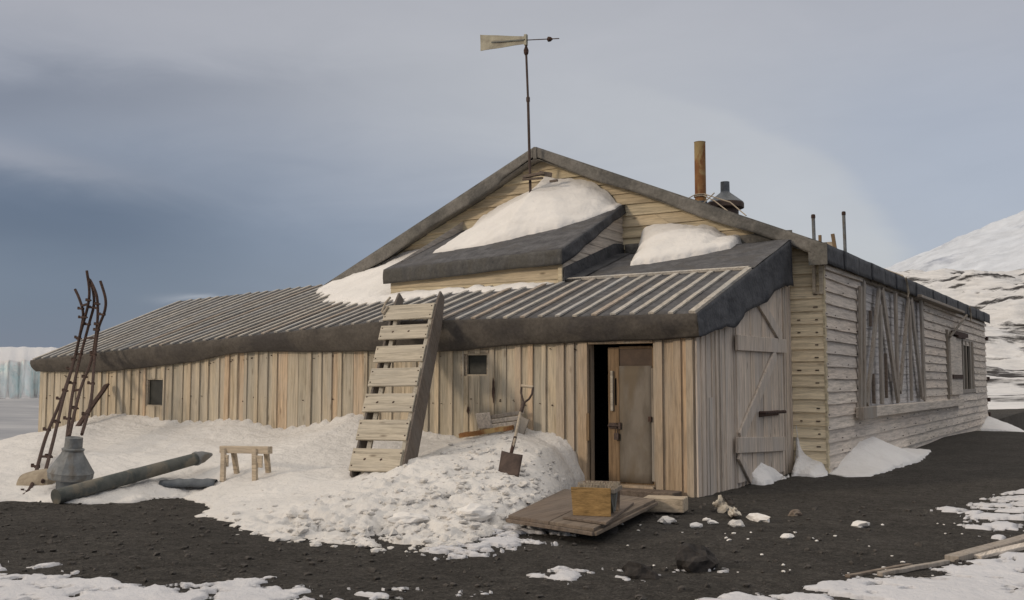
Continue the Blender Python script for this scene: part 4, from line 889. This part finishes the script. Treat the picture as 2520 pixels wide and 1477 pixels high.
# ------------------------------------------------------------ long pipe, half-buried sheet, sawhorse
dn = 10.95
def at_depth(px_, py_, d): return Vector(CAM+ray(px_, py_)*d)
pa = at_depth(137, 1223, 11.0); pz = at_depth(512, 1121, 12.9)
q = snow_pt(137, 1240); pa.z = max(pa.z, float(q[2])+.05)
axp = (pz-pa).normalized(); Lp = (pz-pa).length
pp = thing('long_pipe', 'long weathered grey metal pipe lying across the snow edge with a tapered end', 'pipe', tuple(pa))
obj('tube', MB().lathe(pa, axp, [(0,.079),(0.001,.086),(.02,.083),(Lp*.45,.082),(Lp*.452,.085),(Lp*.475,.085),(Lp*.478,.080),(Lp*.9,.074)], 24), M['pipe'], pp)
obj('tapered_end', MB().lathe(pa+axp*Lp*.9, axp, [(0,.085),(.03,.09),(.06,.08),(.12,.075),(Lp*.1+.06,.02)], 20), M['galv'], pp)
a = snow_pt(395, 1190); b_ = snow_pt(532, 1190); a = Vector(a); b_ = Vector(b_); d = (b_-a)
mb = MB(); P = []
for i in range(13):
    c = a+d*(i/12)-Vector((0,0,.015)); r_ = .085*(.75+.25*min(1, i/4)); P.append([tuple(c+Vector((d.y, -d.x, 0)).normalized()*math.cos(t)*r_+Vector((0,0,1))*(math.sin(t)*r_*.8+.006*math.sin(i*2))) for t in np.linspace(-.3, 3.3, 12)])
o = obj('metal_gutter', mb.grid(P), M['galvdark'], solid=.006, smooth=True, loc=tuple(a)); tag(o, 'short grey curved sheet half buried in snow below the sawhorse', 'metal sheet')
# sawhorse
fl0, fl1 = Vector(snow_pt(548, 1185)), Vector(snow_pt(628, 1183)); bl0, bl1 = Vector(snow_pt(585, 1165)), Vector(snow_pt(662, 1163))
sh_ = thing('sawhorse', 'small pale wooden sawhorse standing in the snow left of the sledge', 'sawhorse', tuple((fl0+fl1)/2))
ym = (fl0.y+bl0.y)/2; ta, tb = Vector(hit(546, 1106, 1, ym)), Vector(hit(665, 1108, 1, ym))
obj('top_beam', MB().beam(ta, tb, .08, .085), M['palewood'], sh_, bevel=.005)
for g_, tx in ((fl0, .10), (fl1, .74), (bl0, .18), (bl1, .86)):
    t_ = ta.lerp(tb, tx)+Vector((0, -.045 if g_ in (fl0, fl1) else .045, .01)); obj('leg', MB().beam(g_-Vector((0,0,.06)), t_, .07, .036, (0,1,0)), M['palewood'], sh_, bevel=.004)
for tx in (.14, .84):
    c = ta.lerp(tb, tx); obj('gusset', MB().box(c.x-.05, c.x+.07, c.y-.075, c.y-.055, c.z-.2, c.z-.06), M['palewood'], sh_, bevel=.004)
# ------------------------------------------------------------ planks against the wall, shovel
def W(px_, py_, o_=0.): return Vector(hit(px_, py_, 1, YP-.05-o_))
lab = ['pale short board in the pile leaning on the wall left of the shovel', 'top grey splintered plank leaning by the shovel, just under the wall stain', 'middle grey weathered plank of the stack behind the shovel', 'lower grey weathered plank of the stack behind the shovel']
for (p, q_, w_, mt, lb) in [((1175,1036),(1208,1034),.20,'clapR',lab[0]), ((1209,1026),(1290,1014),.045,'posts',lab[1]), ((1208,1037),(1285,1027),.05,'clapR',lab[2]), ((1206,1050),(1290,1040),.06,'clapR',lab[3])]:
    a, b_ = W(*p, .05), W(*q_, .09); o = obj('loose_plank', MB().beam(a, b_, .03, w_, (0,-.2,1), 4, .006), M[mt], bevel=.005, loc=tuple(a)); tag(o, lb, 'plank', 'loose planks leaning by the shovel')
a, b_ = W(1132, 1072, .18), W(1262, 1052, .2); o = obj('rusty_strip', MB().beam(a, b_, .05, .055, (0,-.2,1), 8, .008), M['rust'], loc=tuple(a)); tag(o, 'long rusty orange-brown bar below the grey planks at the wall', 'metal bar')
a, b_ = W(1290, 1028, .14), W(1262, 1100, .2); o = obj('crate_board', MB().beam(a, b_, .16, .02, (0,-1,.1)), M['posts'], loc=tuple(a)); tag(o, 'dark upright board wedged between the planks and the shovel handle', 'plank')
sp = snow_pt(1252, 1166); sy = float(sp[1])
def V_(px_, py_, f): return Vector(hit(px_, py_, 1, sy+f*.42))
sv = thing('shovel', 'square-bladed shovel with a wooden D handle stuck upright in the snow left of the door', 'shovel', tuple(sp))
s0, s1, s2, s3 = V_(1257, 1120, .15), V_(1266, 1085, .3), V_(1280, 1020, .7), V_(1289, 992, .82)
obj('shaft', MB().tube([s0, s1, s2, s3], [.015,.017,.018,.017], 10), M['palewood'], sv)
obj('socket', MB().tube([V_(1254.5, 1128, .1), s0, s1+(s2-s1)*.15], [.022,.021,.020], 10), M['iron'], sv)
tl, tr = V_(1283.5, 950, .95), V_(1312, 953, .95)
obj('handle_fork', MB().tube([s2+(s3-s2)*.2, s3], .022, 10).tube([s3, V_(1285, 978, .86), V_(1282, 966, .9), tl], .012, 8).tube([s3, V_(1302, 982, .86), V_(1309, 970, .9), tr], .012, 8), M['brownmetal'], sv)
obj('grip', MB().tube([tl, tr], .017, 10), M['palewood'], sv)
bl = [V_(1235, 1109, .12), V_(1287, 1120, .12), V_(1278, 1167, -.08), V_(1226, 1163, -.08)]
P = [[tuple((bl[0].lerp(bl[3], v)).lerp(bl[1].lerp(bl[2], v), u)+Vector((0, -.025*math.cos((u-.5)*3.0)*(1-.4*v)+.012*math.exp(-((u-.5)*7)**2)*-1*(1-v), 0))) for v in np.linspace(0, 1.15, 8)] for u in np.linspace(0, 1, 11)]
obj('blade', MB().grid(P), M['brownmetal'], sv, smooth=True, solid=.006)
# ------------------------------------------------------------ entrance platform, boot cleaner, step beam
A_, B_, C2, D_ = [Vector(hit(*q, 2, .17)) for q in ((1250,1268),(1388,1203),(1614,1228),(1462,1300))]
pf = thing('entrance_platform', 'low flat wooden platform on stones in front of the door', 'platform', tuple((A_+C2)/2-Vector((0,0,.17))))
mb = MB(); nb = 2
for i in range(nb):
    e = .004; u0, u1 = i/nb+e, (i+1)/nb-e; z_ = Vector((0,0,rnd.uniform(-.002, .002)))
    p = [A_.lerp(D_, u0)+z_, A_.lerp(D_, u1)+z_, B_.lerp(C2, u1)+z_, B_.lerp(C2, u0)+z_]; mb.hexa([q-Vector((0,0,.028)) for q in p]+p)
obj('deck_boards', mb, M['deck'], pf, bevel=.003)
mb = MB(); dz = Vector((0,0,.045))
for (p, q) in ((A_, D_), (D_, C2), (C2, B_), (B_, A_)): mb.beam(p-dz, q-dz, .045, .032)
obj('edge_beam', mb, M['deck'], pf, bevel=.005)
for (px_, py_, r_, s_, lb) in ((1472, 1318, .15, 3, 'dark rounded rock propping up the front corner of the platform'), (1405, 1300, .12, 8, 'dark rock half hidden under the platform edge')):
    c = hit(px_, py_, 2, .0); o = obj('rock', MB().rock((c[0]-.03, c[1]+.08, .03), r_, s_, 3, (1.1,.9,.62), .3), M['rock'], loc=(c[0], c[1], 0)); tag(o, lb, 'rock', 'dark rocks around the platform')
a, b_ = hit(1590, 1222, 2, .17), hit(1700, 1222, 2, .17)
o = obj('step_beam', MB().beam((a[0]-.02, a[1]+.02, .10), (b_[0], a[1]+.10, .10), .26, .14, n=4, wob=.004), M['palewood'], loc=(a[0], a[1], 0), bevel=.012); tag(o, 'pale squared timber step right of the platform at the porch corner', 'step')
e1 = [Vector(hit(x_, y_, 2, .182)) for x_, y_ in ((1384,1275),(1492,1290),(1560,1240),(1458,1228))]
bc = thing('boot_cleaner', 'yellow plywood boot scraper box with brushes on the platform', 'boot scraper', tuple(e1[0]))
obj('base_board', MB().hexa([p-Vector((0,0,.008)) for p in e1]+[p+Vector((0,0,.014)) for p in e1]), M['deck'], bc, bevel=.003)
f0, f1 = Vector(hit(1410, 1268, 2, .197)), Vector(hit(1503, 1272, 2, .197)); hh = Vector(hit(1407, 1199, 1, float(f0[1])))[2]-.197
bk = (e1[2]-e1[1]).normalized(); lp = Vector((0,0,hh)); dk = bk*.02
obj('side_board', MB().hexa([f0, f1, f1+dk, f0+dk]+[f0+lp-Vector((.02,0,0)), f1+lp, f1+lp+dk, f0+lp+dk-Vector((.02,0,0))]), M['boxply'], bc, bevel=.002)
g0, g1 = f0+bk*.42, f1+bk*.42
obj('side_board', MB().hexa([g0, g1, g1+dk, g0+dk]+[g0+lp*1.05+bk*.06, g1+lp*1.05+bk*.06, g1+lp*1.05+dk+bk*.06, g0+lp*1.05+dk+bk*.06]), M['deck'], bc, bevel=.002)
for k in range(3):
    s_ = .10+.13*k; p0, p1 = f0+bk*s_+lp*.88, f1+bk*s_+lp*.88+Vector((.03,0,0)); br = obj('brush', MB().beam(p0, p1, .09, .035), M['posts'], bc)
    mb = MB(); n_ = 60
    for i in range(n_):
        p = p0.lerp(p1, rnd.random())+bk*rnd.uniform(-.04, .04); mb.beam(p+Vector((0,0,.015)), p+Vector((rnd.uniform(-.008,.008), rnd.uniform(-.008,.008), .05)), .006, .006)
    obj('bristles', mb, M['rope'], br)
e_ = f1+Vector((-.03,0,0)); 
obj('end_brace', MB().beam(e_+bk*.05+lp*.85, e_+bk*.20+Vector((0,0,.02)), .03, .045, (1,0,0)), M['strut'], bc); obj('end_brace', MB().beam(e_+bk*.38+lp*.85, e_+bk*.24+Vector((0,0,.02)), .03, .045, (1,0,0)), M['strut'], bc)
obj('end_plate', MB().add([e_+bk*.06+lp*.5-Vector((.02,0,0)), e_+bk*.36+lp*.5-Vector((.02,0,0)), e_+bk*.22+lp*.05-Vector((.02,0,0))], [(0,1,2)]), M['galvdark'], bc, solid=.006)
# ------------------------------------------------------------ debris on the gravel
def gp(px_, py_): p = hit(px_, py_, 2, 0.); return Vector((p[0], p[1], float(ground_z(p[0], p[1]))))
c = gp(1800, 1272); hd = thing('dried_hide_scrap', 'bleached crumpled scrap of hide and bone lying on the gravel right of the porch corner', 'hide scrap', tuple(c))
def flap(pts, wd, h, seed, mt='bone'):
    n_ = len(pts); P = []
    for i, p in enumerate(pts):
        p = Vector(p); d = (Vector(pts[min(i+1, n_-1)])-Vector(pts[max(i-1, 0)])).normalized(); s_ = Vector((d.y, -d.x, 0)); w_ = wd*math.sin((i+.6)/(n_+.2)*math.pi)**.5
        P.append([tuple(p+s_*w_*math.cos(t)+Vector((0,0,h*math.sin(t)*(1+.4*float(vn(i*.9, t*2, seed))))) ) for t in np.linspace(-.2, 3.3, 9)])
    return MB().grid(P)
a, b_ = gp(1768, 1262), gp(1832, 1282)
cA = a.lerp(b_, .62); mb = MB().rock((0, 0, 0), .1, 77, 3, (1.5,.5,.42), .75); an = math.atan2(b_.y-a.y, b_.x-a.x); r0_ = random.Random(77)
def place(mb, c, an, tilt):
    out = []
    for p in mb.v:
        x, y, z = p; x, z = x*math.cos(tilt)+z*math.sin(tilt), -x*math.sin(tilt)+z*math.cos(tilt); out.append((c.x+x*math.cos(an)-y*math.sin(an), c.y+x*math.sin(an)+y*math.cos(an), c.z+z))
    mb.v = out; return mb
obj('skin', place(mb, cA+Vector((0,0,.05)), 0, .35), M['bone'], hd)
obj('flap', place(MB().rock((0,0,0), .095, 81, 3, (.7,.4,.75), .8), a+Vector((.02,.03,.06)), .4, .25), M['bone'], hd)
obj('dark_edge', place(MB().rock((0,0,0), .075, 83, 3, (1.2,.5,.35), .6), a+Vector((.09,.08,.12)), 0, .3), M['rock'], hd)
LMP = [(1643,1290,.085,1,'crumpled dirty snow lump right of the platform, nearest to it'), (1714,1302,.06,2,'small flat snow lump below the hide scrap, left of the others'), (1752,1291,.05,3,'thin snow flake just left of the hide scrap foot'), (1812,1300,.09,4,'dirty white snow lump touching the lower end of the hide scrap'),
       (1870,1283,.105,5,'clean white wedge of snow just right of the hide scrap'), (2118,1300,.09,6,'lone rounded snow lump furthest right on the open gravel'), (1937,1333,.065,7,'small brick-shaped white snow piece on the gravel, nearest the camera'), (1738,1281,.035,8,'tiny snow crumb beside the hide scrap')]
for (px_, py_, r_, s_, lb) in LMP:
    c = gp(px_, py_); o = obj('snow_lump', MB().rock((c.x, c.y, c.z+r_*.2), r_, s_+20, 2, (1.15,.8,.5), .42), M['rubble'] if s_ in (1,4) else M['snowroof'], loc=tuple(c)); tag(o, lb, 'snow lump', 'snow lumps on the gravel')
c = gp(1000, 1290)
for (px_, py_, r_, s_, lb) in ((1003,1284,.13,31,'big clean snow block resting on the rubble in front of the sledge'), (1175,1272,.20,32,'flat white snow slab on the rubble left of the platform corner')):
    c = Vector(snow_pt(px_, py_)); o = obj('snow_block', MB().rock((c.x, c.y, c.z+r_*.15), r_, s_, 3, (1.3,.7,.42), .35), M['snowroof'], loc=tuple(c)); tag(o, lb, 'snow lump', 'snow blocks on the rubble')
RK = [(1712,1402,.165,41,'large black volcanic boulder at the bottom, biggest of the loose rocks'), (1575,1428,.10,42,'black rock between two snow patches at the bottom'), (1957,1270,.06,43,'small brown stone on the gravel right of the white snow wedge'), (1944,1150,.1,44,'jagged black rock in the snow corner beside the yellow clapboards')]
for (px_, py_, r_, s_, lb) in RK:
    c = gp(px_, py_); o = obj('rock', MB().rock((c.x, c.y, c.z+r_*.28), r_, s_, 3, (1.15,.9,.72), .35), M['stone'] if s_ == 43 else M['rock'], loc=tuple(c)); tag(o, lb, 'rock', 'loose volcanic rocks')
mb = MB()
for k in range(40):
    px_ = random.uniform(1500, 2400); py_ = random.uniform(1290, 1420); c = gp(px_, py_); mb.rock((c.x, c.y, c.z+.004), random.uniform(.008, .022), k+500, 1, (1,1,.5), .5)
o = obj('snow_crumbs', mb, M['snowroof']); tag(o, 'tiny white snow crumbs sprinkled over the gravel right of the platform', 'snow', kind='stuff')
PLK = [((2342,1382),(2530,1330),.11,.045,'posts','grey weathered plank in the lower right corner, upper one of the pair'), ((2400,1374),(2560,1340),.10,.03,'clapR','pale plank in the lower right corner lying against the upper one'),
       ((2085,1428),(2240,1392),.04,.02,'stone','thin half-buried lath in the gravel, left of the corner planks'), ((2165,1423),(2330,1388),.045,.03,'posts','narrow brown plank half buried in gravel beside the thin lath')]
for (p, q, w_, h_, mt, lb) in PLK:
    a, b_ = gp(*p), gp(*q); d = b_-a; b_ = b_+d*.6 if p[0] > 2300 else b_; z_ = Vector((0,0,h_*.45)); o = obj('fallen_plank', MB().beam(a+z_, b_+z_, w_, h_, n=6, wob=.006), M[mt], loc=tuple(a), bevel=.004); tag(o, lb, 'plank', 'planks lying on the gravel')
# barrel-like bale half buried at far left
c = Vector(snow_pt(45, 1200)); o = obj('buried_barrel', MB().lathe(c+Vector((-.22,.25,-.03)), (.95,.25,.12), [(0,.13),(.001,.17),(.03,.175),(.15,.19),(.3,.195),(.42,.18),(.45,.17),(.46,.13)], 22), plain('faded_canvas_barrel', (.24,.20,.15), (.34,.29,.22), 9, .9, bd=.01), loc=tuple(c)); tag(o, 'tan rounded barrel half buried in snow at the far left edge', 'barrel')
# ------------------------------------------------------------ light and sky
SE, SAZ = 19., 0.
ld_ = Vector((.52, .80, -math.tan(R(SE))*math.hypot(.52, .80))).normalized()
sd_ = bpy.data.lights.new('sun', 'SUN'); sd_.energy = 1.2; sd_.angle = R(7); sd_.color = (1., .83, .64)
so = bpy.data.objects.new('sun', sd_); COL.objects.link(so); so.rotation_euler = ld_.to_track_quat('-Z', 'Y').to_euler(); so.location = (-10, -15, 10)
w = bpy.data.worlds.new('World'); S.world = w; w.use_nodes = True; nt = w.node_tree; nt.nodes.clear()
def Mt(op, a, b_=None, c=None):
    n = N(nt, 'ShaderNodeMath', operation=op)
    for i, v_ in enumerate((a, b_, c)):
        if v_ is None: continue
        if isinstance(v_, (int, float)): n.inputs[i].default_value = v_
        else: nt.links.new(v_, n.inputs[i])
    return n.outputs[0]
sky = N(nt, 'ShaderNodeTexSky', sky_type='NISHITA', sun_disc=False); sky.sun_elevation = R(SE); sky.sun_rotation = math.atan2(-ld_.x, -ld_.y); sky.air_density = 1.; sky.dust_density = 2.
tc = N(nt, 'ShaderNodeTexCoord'); sx = N(nt, 'ShaderNodeSeparateXYZ'); nt.links.new(tc.outputs['Generated'], sx.inputs[0])
X_, Y_, Z_ = sx.outputs
AZ = Mt('MULTIPLY', Mt('ARCTAN2', X_, Y_), 57.2958); EL = Mt('MULTIPLY', Mt('ARCSINE', Z_), 57.2958)
cm = N(nt, 'ShaderNodeCombineXYZ'); nt.links.new(Mt('MULTIPLY', AZ, .035), cm.inputs[0]); nt.links.new(Mt('MULTIPLY', EL, .11), cm.inputs[1])
nz1 = noise(nt, cm.outputs[0], 1.3, 4, .5, .3); nz2 = noise(nt, cm.outputs[0], 3.1, 5, .55, .6)
u = Mt('ADD', AZ, Mt('MULTIPLY', Mt('SUBTRACT', nz1, .5), 9)); vv = Mt('ADD', EL, Mt('MULTIPLY', Mt('SUBTRACT', nz2, .5), 2.6))
def px2(a, b_): return math.degrees(math.atan2(ray(a, b_)[0], ray(a, b_)[1])), math.degrees(math.asin(ray(a, b_)[2]/np.linalg.norm(ray(a, b_))))
def ell(cx_, cy_, rx, ry, tilt=0., U=None, V2=None):  # (distance)^2 in ellipse units, radii in o-px
    a0, e0 = px2(cx_, cy_); U = u if U is None else U; V2 = vv if V2 is None else V2
    du = Mt('SUBTRACT', U, a0); dv = Mt('SUBTRACT', V2, e0); ct, st = math.cos(R(tilt)), math.sin(R(tilt))
    p = Mt('ADD', Mt('MULTIPLY', du, ct), Mt('MULTIPLY', dv, st)); q = Mt('SUBTRACT', Mt('MULTIPLY', dv, ct), Mt('MULTIPLY', du, st))
    return Mt('ADD', Mt('POWER', Mt('ABSOLUTE', Mt('DIVIDE', p, rx/44.)), 2), Mt('POWER', Mt('ABSOLUTE', Mt('DIVIDE', q, ry/44.)), 2))
def gauss(*a, **k): return Mt('EXPONENT', Mt('MULTIPLY', ell(*a, **k), -1.))
def edge(e, w_): n = N(nt, 'ShaderNodeMapRange', interpolation_type='SMOOTHSTEP'); nt.links.new(e, n.inputs[0]); n.inputs[1].default_value = 1+w_; n.inputs[2].default_value = 1-w_; return n.outputs[0]
def srgb(*c): return tuple(((x/255+.055)/1.055)**2.4 for x in c)
def mr(x, a, b_): 
    n = N(nt, 'ShaderNodeMapRange', interpolation_type='SMOOTHSTEP'); nt.links.new(x, n.inputs[0]); n.inputs[1].default_value = a; n.inputs[2].default_value = b_; return n.outputs[0]
c = mixc(nt, mr(u, -56, -20), srgb(122,131,148), srgb(163,168,181))
c = mixc(nt, mr(vv, 9, 21), c, srgb(166,166,172))
c = mixc(nt, Mt('MULTIPLY', gauss(0, 530, 720, 150, -5), .85), c, srgb(80,92,114))
c = mixc(nt, Mt('MULTIPLY', gauss(-150, 235, 900, 60, 7), .6), c, srgb(108,113,127))
c = mixc(nt, Mt('MULTIPLY', gauss(40, 368, 330, 48, -9), .72), c, srgb(150,152,162))
c = mixc(nt, Mt('MULTIPLY', gauss(100, 760, 600, 130, 0), .6), c, srgb(92,107,131))
c = mixc(nt, Mt('MULTIPLY', gauss(850, 620, 330, 130, 0), .35), c, srgb(125,137,158))
c = mixc(nt, Mt('MULTIPLY', gauss(1500, 90, 800, 190, 0), .6), c, srgb(178,178,182))
us = Mt('ADD', AZ, Mt('MULTIPLY', Mt('SUBTRACT', nz1, .5), 7)); vs2 = Mt('ADD', EL, Mt('MULTIPLY', Mt('SUBTRACT', nz2, .5), 2.6))
fade = mr(AZ, px2(1200, 400)[0], px2(1950, 400)[0])
e_big = edge(ell(1500, 470, 640, 170, -17, U=us, V2=vs2), .3); c = mixc(nt, Mt('MULTIPLY', Mt('MULTIPLY', e_big, fade), .4), c, srgb(177,180,187))
e_in = edge(ell(1380, 505, 820, 330, -14, U=us, V2=vs2), .11); c = mixc(nt, Mt('MULTIPLY', Mt('MULTIPLY', e_in, fade), .75), c, srgb(187,187,189))
c = mixc(nt, Mt('MULTIPLY', gauss(1450, 300, 700, 210, -8), .7), c, srgb(181,182,185))
nz3 = noise(nt, cm.outputs[0], 5.5, 7, .6, .9)
c = mixc(nt, Mt('MULTIPLY', gauss(2250, 330, 300, 200, -20), .3), c, srgb(152,160,176))
c = mixc(nt, Mt('MULTIPLY', gauss(490, 742, 60, 12, 0), .7), c, srgb(160,165,177))
c = mixc(nt, 1., c, ramp(nt, nz2, [(.3, .975), (.7, 1.025)]), 'MULTIPLY'); c = mixc(nt, 1., c, ramp(nt, nz3, [(.3, .99), (.7, 1.01)]), 'MULTIPLY')
# the overcast deck is brighter overhead and behind the viewer
ov = N(nt, 'ShaderNodeMapRange', interpolation_type='SMOOTHSTEP'); nt.links.new(EL, ov.inputs[0]); ov.inputs[1].default_value = 24; ov.inputs[2].default_value = 60
c = mixc(nt, ov.outputs[0], c, (1.16, 1.06, .94))
bk1 = N(nt, 'ShaderNodeBackground'); nt.links.new(c, bk1.inputs[0]); bk1.inputs[1].default_value = .97
bk2 = N(nt, 'ShaderNodeBackground'); nt.links.new(sky.outputs[0], bk2.inputs[0]); bk2.inputs[1].default_value = .02
ad = N(nt, 'ShaderNodeAddShader'); nt.links.new(bk1.outputs[0], ad.inputs[0]); nt.links.new(bk2.outputs[0], ad.inputs[1]); out = N(nt, 'ShaderNodeOutputWorld'); nt.links.new(ad.outputs[0], out.inputs[0])
S.view_settings.view_transform = 'Standard'; S.view_settings.look = 'None'; S.view_settings.exposure = 0; S.view_settings.gamma = 1
S.render.resolution_x = 1024; S.render.resolution_y = 600
